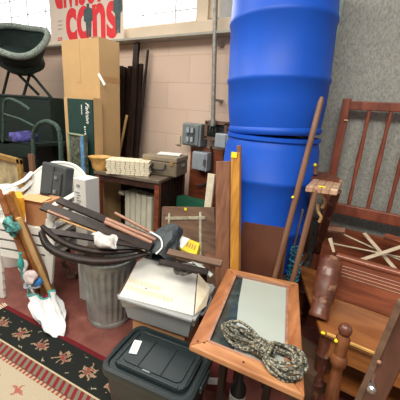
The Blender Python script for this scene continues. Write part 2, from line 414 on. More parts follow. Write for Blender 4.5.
# windows
def window(idx, x0, x1, mull):
    r = struct('window_%d' % idx, box(B(), ((x0 + x1) / 2, WY + .09, 2.74), (x1 - x0, .01, .86)), 'pane')
    b = B()
    for x in (x0 + .02, x1 - .02): box(b, (x, WY + .06, 2.74), (.05, .06, .86))
    box(b, ((x0 + x1) / 2, WY + .06, 2.33), (x1 - x0, .06, .04)); box(b, ((x0 + x1) / 2, WY + .06, 3.15), (x1 - x0, .06, .05))
    obj('window_frame', b, 'sill', r)
    b = B()
    x = x0 + mull / 2
    while x < x1:
        box(b, (x, WY + .075, 2.74), (.012, .02, .82)); x += mull
    for z in (2.47, 2.68, 2.9): box(b, ((x0 + x1) / 2, WY + .077, z), (x1 - x0, .014, .010))
    obj('glazing_bars', b, 'plate', r)
xp = oy(202, 20, WY).x
window(1, -8.4, xp - .05, .46); window(2, xp + .05, oy(218, 10, WY).x + .01, .5)
b = B(); box(b, (xp, WY + .05, 2.74), (.12, .10, .86)); struct('trim_3', b, 'sill')
xg = oy(218, 10, WY).x + .01
b = B(); box(b, (xg + .45, WY + .06, 2.74), (.9, .08, .86)); struct('trim_4', b, 'plate')

# rug
e0, e1 = oz(12, 309, 0), oz(108, 360, 0)
ru = (e1 - e0).normalized(); rv = V((ru.y, -ru.x, 0))
b = B(); uvl = b.loops.layers.uv.new('UVMap')
L0, L1, DV = -.05, 2.6, 1.8
fs = [(L0, 0), (L1, 0), (L1, DV), (L0, DV)]
vt = [b.verts.new(e0 + ru * u + rv * v + V((0, 0, .012))) for u, v in fs]
f = b.faces.new(vt)
for l, (u, v) in zip(f.loops, fs): l[uvl].uv = (u, v)
vb = [b.verts.new(e0 + ru * u + rv * v + V((0, 0, .001))) for u, v in fs]
for i in range(4):
    j = (i + 1) % 4; ff = b.faces.new((vt[i], vb[i], vb[j], vt[j]))
    for l, (u, v) in zip(ff.loops, (fs[i], fs[i], fs[j], fs[j])): l[uvl].uv = (u, v)
rug = thing('rug', 'oriental rug with black floral border and cream field on the red floor', 'rug')
obj('rug_pile', b, 'rug', rug)
b = B()
for i in range(150):
    v = i / 150 * DV; p = e0 + ru * L0 + rv * v + V((0, 0, .006))
    tube(b, [p, p - ru * random.uniform(.05, .07) + rv * random.uniform(-.012, .012) - V((0, 0, .002))], .0035, 5)
o = obj('fringe', b, 'paper', rug); o['kind'] = 'stuff'

# ---------------------------------------------------------------- barrels
def barrel(name, label, cx, cy, z0, h, R, bands, lean=0):
    t = thing(name, label, 'barrel', 'stacked blue barrels')
    prof = [(0, R * .925), (.012, R * .955), (.03, R * .96), (.045, R * .93), (.10, R * .955), (.2, R * .985)]
    for q in bands: prof += [(q - .022, R), (q - .012, R * 1.022), (q + .012, R * 1.022), (q + .022, R)]
    prof += [(.9, R * .97), (.955, R * .92), (.965, R * .96), (.985, R * .96), (.99, R * .90), (.975, R * .80)]
    prof.sort(key=lambda a: a[0] if a[1] > R * .85 else 2)
    b = B(); lathe(b, (cx, cy, z0), (cx - lean, cy, z0 + h), prof, 64); obj('drum_body', b, 'blue', t, True)
    for s in (-1, 1):
        b = B(); lathe(b, (cx + s * R * .5, cy, z0 + h * .965), (cx + s * R * .5, cy, z0 + h * .992), [(0, .03), (1, .03)], 16); obj('bung', b, 'black', t)
    return t
bx, by, BR = -.682, 1.98, .312
JZ = 1.385
barrel('barrel', 'upper blue plastic barrel standing on another barrel beside the conduit', bx, by, JZ, .93, BR, (.34, .69), .05)
t = barrel('barrel', 'lower blue plastic barrel behind the leaning planks and broom handle', bx, by + .0, JZ - .90, .90, BR * 1.01, (.33, .69))
b = B(); box(b, (bx, by + .02, .25), (.62, .56, .03)); box(b, (bx, by + .02, .467), (.62, .56, .03))
for sx in (-1, 1): box(b, (bx + sx * .28, by + .02, .226), (.04, .5, .452))
o = obj('crate', b, 'plank'); tag(o, 'wooden crate stand that carries the two blue barrels', 'crate')
b = B(); lathe(b, dp(295, 159, 1.0), dp(295, 159, 1.001), [(0, .001), (1, .001)], 4); b.free()
# pale green strip behind barrels against the grey wall
p = oy(338, 12, GY - .03); q = oy(331, 60, GY - .03)
b = B(); slab(b, [(p.x - .12, GY - .035, 0), (p.x - .02, GY - .035, 0), (p.x + .035, GY - .035, 2.9), (p.x - .08, GY - .035, 2.9)], (0, .03, 0))
o = obj('leaning_panel', b, 'palegreen'); tag(o, 'thin pale green panel standing behind the barrels at the grey wall', 'panel')

# ---------------------------------------------------------------- tall cardboard box
a0 = oy(61, 40, 2.1); a1 = oy(98.5, 37, 2.1)
bw = a1.x - a0.x; tx0, tx1 = a0.x, a1.x; TH = 2.09; TD = .26
t = thing('cardboard_box', 'tall tan cardboard box standing upright against the block wall', 'box')
box(B(), (0, 0, 0), (1, 1, 1)).free()
b = B(); box(b, ((tx0 + tx1) / 2, 2.1 + TD / 2, TH / 2), (bw, TD, TH)); obj('carton', b, 'cardboard', t, bevel=.004)
b = B(); box(b, (tx1 + .001, 2.1 + TD / 2, TH - .36), (.003, TD * .98, .05)); obj('tape_strip', b, 'tape', t)
b = B(); box(b, ((tx0 + tx1) / 2 - .02, 2.099, TH - .2), (.05, .003, .40)); obj('tape_strip', b, 'cardboard', t)
b = B(); plank(b, (tx1 - .01, 2.095, TH - .32), (tx1 + .06, 2.11, TH - .42), .03, .003, (0, 1, 0)); obj('tape_strip', b, 'tpaper', t)
b = B(); slab(b, [(tx1, 2.1, TH), (tx1, 2.1 + TD, TH), (tx1 - .12, 2.1 + TD, TH + .006), (tx1 - .12, 2.1, TH + .006)], (0, 0, .004)); obj('flap', b, 'cardboard', t)

# ---------------------------------------------------------------- poster sign
sy = WY - .13
p0 = oy(52, 42, sy); p1 = oy(124, 38, sy); sb = 2.192
sg = thing('sign_board', 'cream poster board with large red lettering leaning against the window', 'sign')
b = B(); box(b, ((p0.x + p1.x) / 2, sy, sb + .36), (p1.x - p0.x, .012, .72)); obj('board', b, 'signbg', sg)
W = p1.x - p0.x
def st(px, py): return oy(px, py, sy - .008)
mt = lambda p: basis(p, (1, 0, 0), (0, 0, 1))
q = st(66.5, 38); h = (st(66.5, 9) - q).z; x1 = st(118, 33).x
t_ = text_mesh('cons', 1, 'redink', Matrix(), 'red_letters', None)
wd = max(v.co.x for v in t_.data.vertices) - min(v.co.x for v in t_.data.vertices); hh = max(v.co.y for v in t_.data.vertices); bpy.data.objects.remove(t_)
sz = h / hh; q.z = sb + .045
text_mesh('cons', sz, 'redink', mt(q), 'red_letters', sg, bold=.022, sx=(x1 - q.x) / (wd * sz) * .96)
q2 = st(55, 11); q2.z = q.z + h * 1.18
text_mesh('divisor', sz, 'redink', mt(q2), 'red_letters', sg, bold=.022, sx=(x1 - q.x) / (wd * sz) * .66)
def fig(px, top, bot, wpx, name='printed_figure'):
    z0, z1 = st(px, bot).z, st(px, top).z; x = st(px, bot).x; w = (st(px + wpx, bot).x - x); y = sy - .0105
    H = z1 - z0; b = B()
    pts = [(-.25, .0), (-.05, .0), (0, .42), (.05, 0), (.25, 0), (.3, .45), (.5, .5), (.45, .82), (.12, .88), (.12, .99), (-.12, .99), (-.12, .88), (-.45, .82), (-.5, .5), (-.3, .45)]
    slab(b, [(x + a * w, y, z0 + c * H) for a, c in pts], (0, .003, 0)); return obj(name, b, 'figdark', sg)
fig(89, 3, 37, 9); fig(118, -12, 33, 9)
for py in (21, 25, 29, 38, 40):
    p = st(60, py); b = B(); box(b, (p.x, p.y, p.z), (.09, .002, .012)); obj('small_print', b, 'redink' if py > 35 else 'figskin', sg)

# ---------------------------------------------------------------- leaning poles behind the desk
def pole(name, a, c, r, mat, label, cat='pole', group=None, flat=False, w=.04, t=.02):
    b = B()
    if flat: plank(b, a, c, w, t, (0, -1, 0.2))
    else: tube(b, [a, lerp(a, c, .5), c], r, 10)
    o = obj(name, b, mat, smooth=not flat); return tag(o, label, cat, group)
def down(p, base): return V(base)
for i, px in enumerate((119.0, 121.8, 124.6, 127.4, 130.2, 133)):
    tp = oy(px + 2.5, 66 + (i % 3), 2.66 - .02 * (i % 2)); bt = V((tp.x - .01 * i, 2.56, 0))
    pole('louvre_slat', bt, tp, 0, 'darkwood', 'thin black-brown slat standing against the wall between cardboard box and taller poles', 'slat', 'dark slats against the block wall', True, .045, .02)
def wallpole(px1, py1, px2, py2, y1, y2, r, mat, label, **k):
    a = oy(px1, py1, y1); c = oy(px2, py2, y2); d = c - a; t = (0.02 - a.z) / d.z; pole('wooden_pole', a + d * t, a, r, mat, label, **k)
wallpole(137, 43, 131, 130, 2.66, 2.5, .022, 'darkwood', 'tallest dark brown board leaning on the block wall under the sill', flat=True, w=.07, t=.03)
wallpole(141, 64, 136, 140, 2.66, 2.55, .018, 'darkwood', 'dark brown board between the tallest board and the thin pole', flat=True, w=.05, t=.03)
wallpole(148, 50, 139, 140, 2.70, 2.6, .014, 'darkwood', 'thin dark pole rightmost of those leaning on the block wall')
wallpole(127, 115, 119, 155, 2.5, 2.46, .015, 'tan_stick', 'pale yellow wooden stick leaning among dark poles behind the paper stack')

# ---------------------------------------------------------------- wall electrics
def wall_box(name, label, px0, py0, px1, py1, mat, depth, cat, door=True, back=None):
    a = oy(px0, py0, WY - depth); c = oy(px1, py1, WY - depth)
    x0, x1 = min(a.x, c.x), max(a.x, c.x); z0, z1 = min(a.z, c.z), max(a.z, c.z)
    t = thing(name, label, cat)
    b = B(); box(b, ((x0 + x1) / 2, WY - depth / 2, (z0 + z1) / 2), (x1 - x0, depth, z1 - z0)); obj('housing', b, mat, t, bevel=.006)
    if door:
        b = B(); box(b, ((x0 + x1) / 2 - .01, WY - depth - .006, (z0 + z1) / 2), ((x1 - x0) * .86, .012, (z1 - z0) * .9)); obj('cover', b, mat, t, bevel=.004)
    return t, x0, x1, z0, z1
b = B(); c0 = oy(196, 150, WY - .01); c1 = oy(216, 198, WY - .01)
box(b, ((c0.x + c1.x) / 2, WY - .02, .75), (c1.x - c0.x + .1, .03, .75)); tag(obj('backing_board', b, 'redwood'), 'red-brown wooden board on the wall beneath the switch boxes', 'board')
t, x0, x1, z0, z1 = wall_box('fuse_box', 'grey metal fuse box with switch panel on the pink block wall', 183, 122.5, 200, 147, 'elec', .14, 'electrical box')
b = B(); box(b, ((x0 + x1) / 2, WY - .156, (z0 + z1) / 2), ((x1 - x0) * .4, .01, (z1 - z0) * .62)); obj('switch_plate', b, 'case', t)
for k in range(4):
    b = B(); box(b, ((x0 + x1) / 2 + (k % 2 - .5) * .05, WY - .168, (z0 + z1) / 2 + (k // 2 - .5) * .09), (.03, .02, .05)); obj('switch', b, 'elec2', t)
t, x0, x1, z0, z1 = wall_box('switch_box', 'pale blue-grey metal box below the fuse box', 193, 151, 206, 172, 'elec2', .14, 'electrical box')
b = B(); box(b, (x1 - .02, WY - .155, (z0 + z1) / 2), (.02, .02, .06)); obj('latch', b, 'steel', t)
t, x0, x1, z0, z1 = wall_box('junction_box', 'open dark junction box under the wall conduit', 208, 122, 226, 140, 'black', .10, 'electrical box', False)
b = B()
for (cx, cz, sx, sz_) in (((x0 + x1) / 2, z1, x1 - x0 + .03, .03), ((x0 + x1) / 2, z0, x1 - x0 + .03, .03), (x0, (z0 + z1) / 2, .03, z1 - z0), (x1, (z0 + z1) / 2, .03, z1 - z0)): box(b, (cx, WY - .07, cz), (sx, .12, sz_))
obj('wooden_surround', b, 'panel', t)
for k in range(3):
    b = B(); tube(b, spline([(x0 + .04 + k * .03, WY - .11, z1 - .02), (x0 + .05 + k * .035, WY - .14, (z0 + z1) / 2), (x0 + .04 + k * .04, WY - .11, z0 + .02)], 5), .008, 6); obj('wire', b, 'rubber', t, True)
t2, x0, x1, z0, z1 = wall_box('meter_box', 'light grey metal box overlapping the open junction box beside barrel', 216, 133, 227, 149, 'elec2', .2, 'electrical box')
p = oy(213, 118, WY - .06)
b = B(); a = oy(220, 0, WY - .03); tube(b, [(a.x, WY - .04, 3.1), (a.x + .0, WY - .04, 2.3), (oy(213.5, 120, WY - .03).x, WY - .12, 2.06), (oy(213.5, 120, WY - .03).x, WY - .04, 1.38)], .022, 10); b.free()
b = B(); tube(b, [(a.x - .02, WY - .15, 3.1), (oy(213.5, 118, WY - .15).x, WY - .15, 1.38)], .021, 12); t = thing('conduit', 'grey metal conduit running down the wall beside the barrel', 'pipe'); obj('pipe', b, 'conduit', t, True)
b = B(); xx = oy(213.5, 118, WY - .15).x; lathe(b, (xx, WY - .15, 1.36), (xx, WY - .15, 1.42), [(0, .032), (1, .032)], 14); obj('coupling', b, 'steel', t)
for z in (1.6, 2.1):
    b = B(); xm = xx + (a.x - .02 - xx) * (z - 1.38) / 1.72; box(b, (xm, WY - .07, z), (.05, .14, .02)); obj('bracket', b, 'conduit', t)
b = B(); p = oy(179, 140, WY); box(b, (p.x, WY - .012, p.z), (.06, .024, .10)); tag(obj('wall_socket', b, 'sill', bevel=.004), 'small painted outlet plate left of the fuse box', 'outlet')
b = B(); tube(b, spline([oy(211, 146, WY - .05), oy(212, 165, WY - .05), oy(208, 182, WY - .06), oy(197, 186, WY - .1)], 6), .012, 8); tag(obj('cable', b, 'black', smooth=True), 'black cable looping down the wall below the junction box', 'cable')
b = B(); tube(b, spline([oy(206, 126, WY - .1), oy(210, 124, WY - .12)], 3), .012, 8); tag(obj('pipe_nipple', b, 'steel', smooth=True), 'short pipe joining fuse box and junction box', 'pipe')

# ---------------------------------------------------------------- desk
DZ = .88
ang = 12; DR = Rz(ang)
FR = oz(159, 181, DZ); FR = V((FR.x, FR.y, 0))
def dk(x, y, z): return FR + DR @ V((x, y, 0)) + V((0, 0, z))     # x: negative to the left, y: back
DW, DD = .70, .62
t = thing('desk', 'dark brown wooden desk under the suitcase by the block wall', 'desk')
b = B(); box(b, dk(-DW / 2, DD / 2, DZ - .015), (DW, DD, .03), DR); obj('desk_top', b, 'desktop', t, bevel=.004)
for x in (-.03, -DW + .03):
    for y in (.04, DD - .04):
        b = B(); box(b, dk(x, y, (DZ - .03) / 2), (.045, .045, DZ - .03), DR); obj('leg', b, 'redwood' if y < .1 else 'deskwood', t)
b = B(); box(b, dk(-DW / 2, .03, DZ - .06), (DW - .08, .02, .06), DR); obj('apron', b, 'deskwood', t)
b = B(); box(b, dk(-.03, DD / 2, .5), (.02, DD - .1, .70), DR); obj('side_panel', b, 'deskwood', t)
b = B()
for k in range(7): box(b, dk(-.014, .10 + k * .07, .5), (.012, .02, .68), DR)
obj('side_slats', b, 'darkwood', t)
b = B(); box(b, dk(-DW / 2, DD - .02, .45), (DW - .06, .02, .80), DR); obj('back_panel', b, 'darkwood', t)
# shutter under desk
t = thing('shutter', 'dark louvred shutter standing under the left side of the desk', 'shutter')
sh = lambda x, z: dk(x, .46, z)
b = B()
for x in (-.68, -.33): box(b, sh(x, .42), (.03, .025, .78), DR)
box(b, sh(-.5, .80), (.33, .025, .04), DR); box(b, sh(-.5, .05), (.33, .025, .06), DR); obj('shutter_frame', b, 'darkwood', t)
b = B()
for k in range(17): box(b, sh(-.505, .10 + k * .041), (.32, .035, .006), DR @ Rx(35))
obj('louvres', b, 'darkwood', t)
# radiator
t = thing('radiator', 'cream oil radiator with upright fins under the desk', 'radiator')
r0 = oy(124, 190, 2.08); r1 = oy(152, 190, 2.08); n_ = 5; wv = (r1.x - r0.x) / n_; rz = r0.z + .0
for k in range(n_):
    b = B(); x = r0.x + wv * (k + .5); box(b, (x, 2.15, rz / 2 + .04), (wv * .86, .14, rz - .08)); obj('fin', b, 'cream', t, bevel=.014)
b = B()
for z in (.12, rz - .1): tube(b, [(r0.x, 2.15, z), (r1.x, 2.15, z)], .03, 10)
obj('pipe', b, 'cream', t, True)
for x in (r0.x + .03, r1.x - .03):
    b = B(); box(b, (x, 2.15, .04), (.03, .2, .08)); obj('foot', b, 'black', t)
b = B(); p = oy(122, 190, 2.1); lathe(b, (r0.x + .0, 2.07, rz - .03), (r0.x - .04, 2.07, rz - .03), [(0, .025), (1, .025)], 12); obj('knob', b, 'cream', t)

# suitcase
t = thing('suitcase', 'olive-brown hard suitcase lying on the dark desk', 'suitcase')
sc = oz(176, 178, DZ); a = oz(146, 174, DZ); la = DR.inverted() @ (V((sc.x, sc.y, 0)) - FR)
sx, sy_ = la.x, la.y + .0
sw, sd, shh = .36, .27, .185
b = B(); box(b, dk(sx - sw / 2, sy_ + sd / 2, DZ + shh * .36), (sw, sd, shh * .72), DR); obj('body', b, 'suit', t, bevel=.012)
b = B(); box(b, dk(sx - sw / 2, sy_ + sd / 2, DZ + shh * .86), (sw + .004, sd + .004, shh * .26), DR); obj('lid', b, 'suit2', t, bevel=.010)
b = B(); tube(b, spline([dk(sx - sw * .68, sy_ - .002, DZ + shh * .60), dk(sx - sw * .66, sy_ - .035, DZ + shh * .35), dk(sx - sw * .34, sy_ - .035, DZ + shh * .35), dk(sx - sw * .32, sy_ - .002, DZ + shh * .60)], 6), .009, 8); obj('handle', b, 'black', t, True)
for k in (.14, .86):
    b = B(); box(b, dk(sx - sw * k, sy_ - .004, DZ + shh * .68), (.03, .01, .035), DR); obj('latch', b, 'gold', t)
b = B(); box(b, dk(sx + .004, sy_ + sd * .5, DZ + shh * .55), (.012, .07, .02), DR); obj('side_handle', b, 'steel', t)
b = B(); box(b, dk(sx - .15, sy_ + .16, DZ + shh + .006), (.22, .15, .008), DR @ Rz(14)); tag(obj('newspaper', b, 'tpaper'), 'white papers lying on top of the suitcase', 'paper')
b = B(); box(b, dk(sx - .37, sy_ + .16, DZ + .06), (.10, .16, .12), DR); tag(obj('book', b, plain('bright_green_cover', (.02, .16, .06), .5)), 'green box squeezed left of the suitcase on the desk', 'box')
b = B(); lathe(b, dk(sx - sw - .02, sy_ - .01, DZ), dk(sx - sw - .02, sy_ - .01, DZ + .11), [(0, .012), (.6, .012), (.75, .017), (1, .014)], 12); tag(obj('bottle', b, 'yprint', smooth=True), 'little yellow-topped bottle between paper stack and suitcase', 'bottle')
# stack of paper bundles
ps = oz(106, 174, DZ); pe = oz(149, 177, DZ)
dxy = (pe - ps); dxy.z = 0; Lx = dxy.length; dxy.normalize(); nrm = V((-dxy.y, dxy.x, 0)); yawp = math.degrees(math.atan2(dxy.y, dxy.x))
for r in range(7):
    b = B(); z = DZ + .010 + r * .019; jit = random.uniform(-.006, .006)
    nb = 9
    for k in range(nb):
        cc = ps + dxy * (Lx * (k + .5) / nb + jit) + nrm * .10; box(b, (cc.x, cc.y, z), (Lx / nb * (.97 if (k + r) % 2 else .9), .19, .016 if (k + r) % 2 else .018), Rz(yawp + random.uniform(-1, 1)))
    lab = ('lowest', 'second lowest', 'third', 'middle', 'fifth', 'second highest', 'topmost')[r]
    tag(obj('wooden_strip_mat', b, 'paper', bevel=.002), lab + ' cream slatted layer of the stack lying on the desk', 'mat', 'cream slatted layers stacked on the desk')
pa = oz(89, 169, DZ); pb = oz(105, 173, DZ)
t = thing('bowl', 'amber wooden dish at the left end of the desk', 'bowl')
c = (pa + pb) / 2 + nrm * .09; c.z = DZ
b = B(); lathe(b, c, c + V((0, 0, .125)), [(0, .062), (.1, .068), (.35, .074), (.6, .080), (.85, .098), (1, .108), (1.0, .095), (.7, .06)], 20); obj('dish', b, 'amber', t, True)

# ---------------------------------------------------------------- wicker furniture
def wicker_settee():
    t = thing('wicker_settee', 'dark green wicker settee with arched arms stacked below the wicker chair', 'settee')
    y = 2.11
    top = 1.52; x0 = oy(-12, 96, y).x; x1 = oy(61, 98, y).x
    b = B(); box(b, ((x0 + x1) / 2, y - .03, top / 2 + .30), (x1 - x0, .22, top - .60)); obj('back_panel', b, 'wick', t, bevel=.01)
    b = B(); tube(b, [(x0, y - .13, top - .01), (x1 - .01, y - .13, top - .01)], .018, 10); obj('top_rail', b, 'wick', t, True)
    yf = 1.62
    s = lambda px, py: oy(px, py, yf)
    # right arch arm: rises, bends over and goes down
    b = B(); tube(b, spline([s(34.5, 175), s(33.5, 150), s(33.5, 134), s(38, 125), s(46, 121.5), s(54, 124), s(59, 131), s(61, 150), s(61, 176)], 6), .020, 12); obj('arm_hoop', b, 'wick_m', t, True)
    a = s(33, 150); c = s(-10, 142)
    b = B(); slab(b, [s(-12, 139), s(33, 144), s(33, 158), s(-12, 154)], (0, .04, 0)); obj('seat_skirt', b, 'wick', t)
    b = B(); p = s(-12, 139); q = s(33, 144); slab(b, [p, q, q + V((0, .42, 0)), p + V((0, .42, 0))], (0, 0, -.03)); obj('seat', b, 'wick', t)
    b = B(); tube(b, spline([s(3, 142), s(3.5, 125), s(4, 104), s(9, 99), s(20, 103), s(30, 110)], 5), .015, 10); obj('front_frame', b, 'wick_m', t, True)
    b = B(); tube(b, [s(4, 114), s(20, 119), s(34, 126)], .011, 10); obj('rail', b, 'wick_m', t, True)
    for px in (-8, 34, 60):
        g = s(px, 160); b = B(); tube(b, [(g.x, yf + .02, 0), (g.x, yf + .02, g.z)], .024, 10); obj('leg', b, 'wick', t, True)
    for x in (x0 + .03, x1 - .03):
        b = B(); tube(b, [(x, y + .14, 0), (x, y + .14, .4), (x, y + .14, 1.0)], .024, 10); obj('leg', b, 'wick', t, True)
    b = B(); tube(b, [(x1 - .03, yf + .02, .5), (x1 - .03, y + .14, .5)], .018, 8); obj('stretcher', b, 'wick', t, True)
    return t
wicker_settee()
sp_ = oy(22, 137, 1.72)
b = B(); bmesh.ops.create_icosphere(b, subdivisions=4, radius=1, matrix=Matrix.Translation(sp_ + V((-.02, .02, -.005))) @ Matrix.Diagonal((.15, .12, .06, 1))); crumple(b, .035, 13)
tag(obj('purple_cloth', b, 'purple', smooth=True), 'crumpled purple-blue patterned cloth lying on the green wicker seat', 'cloth')

def wicker_chair():
    t = thing('wicker_armchair', 'dark green wicker tub armchair perched on top of the settee', 'chair')
    cen = V((-3.62, 2.04, 0)); top = 1.53
    Rt = Ry(32) @ Rx(16) @ Rz(150)
    o = oy(20, 58, 2.06)   # seat centre
    def w(x, y, z): return o + Rt @ V((x, y, z))
    # tub: opens toward local +y ; a = angle around back
    R = .29
    def rimz(a): return .20 + .13 * max(0, math.cos(a)) ** 2
    n = 40; a0 = -2.75; a1 = 2.75
    def shell(u, v):
        a = a0 + (a1 - a0) * u; rr = R * (.72 + .30 * v + .06 * math.sin(PI * v)); h = rimz(a) * v
        return w(math.sin(a) * rr * 1.12, -math.cos(a) * rr, h)
    b = B(); grid(b, n, 9, shell, .012); obj('tub_back', b, 'wick', t, True)
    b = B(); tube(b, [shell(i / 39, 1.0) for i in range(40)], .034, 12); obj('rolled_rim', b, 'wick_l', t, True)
    b = B(); lathe(b, w(0, 0, -.05), w(0, 0, .02), [(0, .24), (.2, .26), (1, .25), (1.3, .2)], 28); obj('seat', b, 'wick', t, True)
    b = B(); lathe(b, w(0, 0, -.12), w(0, 0, -.03), [(0, .17), (1, .25)], 28); obj('seat_skirt', b, 'wick', t, True)
    feet = [(2, 98), (23, 97.5), (39, 95), (51.5, 98)]
    tops = [(.17, .08), (.12, -.14), (-.06, .14), (-.14, -.08)]
    ys = [2.02, 2.0, 2.14, 2.1]
    for (px, py), (x, y), yy in zip(feet, tops, ys):
        f_ = oy(px, py, yy); b = B(); tube(b, [w(x, y, -.04), lerp(w(x, y, -.04), f_, .5), f_], .016, 10); obj('leg', b, 'wick', t, True)
    b = B(); tube(b, spline([lerp(w(.17, .08, -.04), oy(2, 98, 2.02), .35), w(.02, 0, -.16), lerp(w(-.14, -.08, -.04), oy(51.5, 98, 2.1), .35)], 6), .011, 8); obj('stretcher', b, 'wick', t, True)
    return t
wicker_chair()

# green carton + packaged item
gy = 1.95; t = thing('green_carton', 'dark green printed carton with white script standing before the tall box', 'box')
g0 = oy(62, 98, gy); g1 = oy(66.5, 98, gy); g2 = oy(91.5, 98, gy); gt = g2.z
b = B(); box(b, ((g0.x + g2.x) / 2, gy + .07, gt / 2), (g2.x - g0.x, .10, gt)); obj('carton', b, 'cardboard', t)
b = B(); box(b, ((g1.x + g2.x) / 2, gy + .012, gt / 2 + .0), (g2.x - g1.x, .012, gt - .03)); obj('printed_face', b, 'green_carton', t)
p = oy(85, 102, gy); text_mesh('Falcon', .075, 'tpaper', basis((p.x, gy + .004, p.z), (0, 0, -1), (1, 0, 0)), 'script_lettering', t, shear=.4)
p = oy(81, 104, gy)
for k in range(6):
    b = B(); box(b, (p.x, gy + .004, p.z - .012 - k * .016), (.012, .002, .010)); obj('small_lettering', b, 'tpaper', t)
p = oy(84.5, 127, gy)
for k in range(12):
    b = B(); box(b, (p.x + .0 + k * .0015, gy + .004, p.z - k * .022), (.014 if k % 3 else .024, .002, .012)); obj('small_lettering', b, 'tpaper', t)
t = thing('display_package', 'clear packaged item with a blue edge leaning on the green carton', 'package')
f0 = oy(68, 133, 1.88); f1 = oy(84, 132, 1.88); zb = .95
b = B(); box(b, ((f0.x + f1.x) / 2, 1.90, (f0.z + .75) / 2 - .0), (f1.x - f0.x, .03, f0.z - .75)); obj('backing', b, plain('package_print', (.10, .11, .08), .4, var=.8, scale=30), t)
b = B(); box(b, (f1.x - .035, 1.88, (f0.z + .75) / 2), (.045, .012, f0.z - .75)); obj('blue_edge', b, plain('blue_edge_print', (.12, .28, .48), .4, var=.4, scale=30), t)
b = B(); box(b, (f0.x + .01, 1.88, (f0.z + .75) / 2), (.014, .02, f0.z - .75)); box(b, ((f0.x + f1.x) / 2, 1.88, f0.z), (f1.x - f0.x, .02, .014)); obj('edge', b, plain('package_edge', (.33, .38, .25), .4), t)
b = B(); box(b, ((f0.x + f1.x) / 2, 1.88, .375), (f1.x - f0.x + .1, .12, .75)); tag(obj('wooden_box', b, 'darkwood'), 'dark wooden box behind the white chairs holding the clear package', 'box')

# gold framed picture
t = thing('picture_frame', 'gold framed picture at the left edge under the wicker seat', 'picture')
yq = 1.5
P = lambda px, py: oy(px, py, yq)
b = B(); pts = [P(-6, 154), P(20, 157), P(21, 185), P(-6, 182)]
for i in range(4): plank(b, pts[i], pts[(i + 1) % 4], .045, .035, (0, 1, 0)) 
b.free(); b = B()
x0, x1 = P(-8, 160).x, P(21, 160).x; z1 = P(10, 156).z; z0 = .05
box(b, ((x0 + x1) / 2, yq, z1 - .03), (x1 - x0, .04, .06)); box(b, (x1 - .03, yq, (z0 + z1) / 2), (.06, .04, z1 - z0)); box(b, (x0 + .03, yq, (z0 + z1) / 2), (.06, .04, z1 - z0)); box(b, ((x0 + x1) / 2, yq, z0 + .03), (x1 - x0, .04, .06))
obj('moulding', b, 'gold', t, bevel=.01)
b = B(); box(b, ((x0 + x1) / 2, yq + .01, (z0 + z1) / 2), (x1 - x0 - .1, .01, z1 - z0 - .1)); obj('canvas', b, plain('picture_print', (.48, .40, .22), .5, var=.5, scale=7), t)
p = oy(32, 155, 1.52); b = B(); plank(b, oy(31, 154, 1.55), V((oy(36, 180, 1.55).x, 1.53, 0)), .07, .025, (0, 1, 0)); tag(obj('board', b, 'brownpole'), 'reddish brown board upright between the gold frame and wicker hoop', 'board')
# white jug
pj = oy(4, 195, 1.25)
b = B(); lathe(b, (pj.x, 1.27, 0), (pj.x, 1.27, pj.z + .09), [(0, .13), (.7, .13), (.9, .12), (.97, .09), (1, .05)], 24); tag(obj('white_bin', b, 'white', smooth=True), 'white plastic bin at the left edge below the gold frame', 'bin')

# ---------------------------------------------------------------- white plastic chair stack
def mono():
    t = thing('plastic_chair', 'x', 'chair', 'stacked white plastic chairs')
    hw = .27
    def seat(u, v):
        x = (u - .5) * 2 * hw * (.88 + .06 * (1 - v)); y = -.24 + .46 * v
        z = .42 + .012 * math.cos((u - .5) * PI) * -1 - .03 * v + (-.035 * (1 - v / .08) if v < .08 else 0)
        return V((x, y, z))
    b = B(); grid(b, 14, 14, seat, .008); obj('seat', b, 'white', t, True)
    b = B(); slab(b, [(-hw * .92, -.245, .415), (hw * .92, -.245, .415), (hw * .86, -.25, .362), (-hw * .86, -.25, .362)], (0, .012, 0)); obj('seat_skirt', b, 'white', t)
    def back(u, v):
        a = (u - .5) * 2; x = a * hw * (1.0 + .04 * v) ; top = .80 - .13 * abs(a) ** 2.6 ; z = .40 + (top - .40) * v
        y = .22 + .10 * v - .07 * (abs(a) ** 2)
        return V((x, y, z))
    b = B(); grid(b, 20, 12, back, .008); obj('backrest', b, 'white', t, True)
    rim = [back(i / 24, 1.0) for i in range(25)]
    b = B(); tube(b, rim, .014, 8); obj('back_rim', b, 'white', t, True)
    for s in (-1, 1):
        path = spline([(s * hw * 1.03, .24, .70), (s * (hw + .02), .14, .645), (s * (hw + .025), -.06, .62), (s * (hw + .02), -.20, .61), (s * (hw + .01), -.255, .575), (s * hw, -.265, .47)], 6)
        b = B(); tube(b, path, .026, 10, flat=.45, upv=(0, 0, 1)); obj('arm', b, 'white', t, True)
        b = B(); plank(b, (s * hw * .98, -.25, .50), (s * (hw - .06), -.27, 0), .065, .03, (0, 1, 0), .042); obj('leg', b, 'white', t, bevel=.006)
        b = B(); plank(b, (s * hw * .9, .20, .45), (s * (hw + .0), .29, 0), .06, .03, (0, 1, 0), .04); obj('leg', b, 'white', t, bevel=.006)
    return t
m0 = mono(); labs = ['lowest', 'second lowest', 'second highest', 'topmost']
chair_c = V((-2.21, 1.235, 0))
chairs = []
for k in range(4):
    c = m0 if k == 0 else copy_tree(m0)
    c.location = chair_c + V((0, .004 * k, .072 * k)); c.rotation_euler = (0, 0, math.radians(21)); c.scale = (.94, .94, .97); c['placed'] = 1
    c['label'] = labs[k] + ' white plastic armchair of the stack at the left'; chairs.append(c)
def ch(x, y, z): return chair_c + Rz(-12) @ V((x, y, z))
SZ = .42 + .062 * 3 + .02
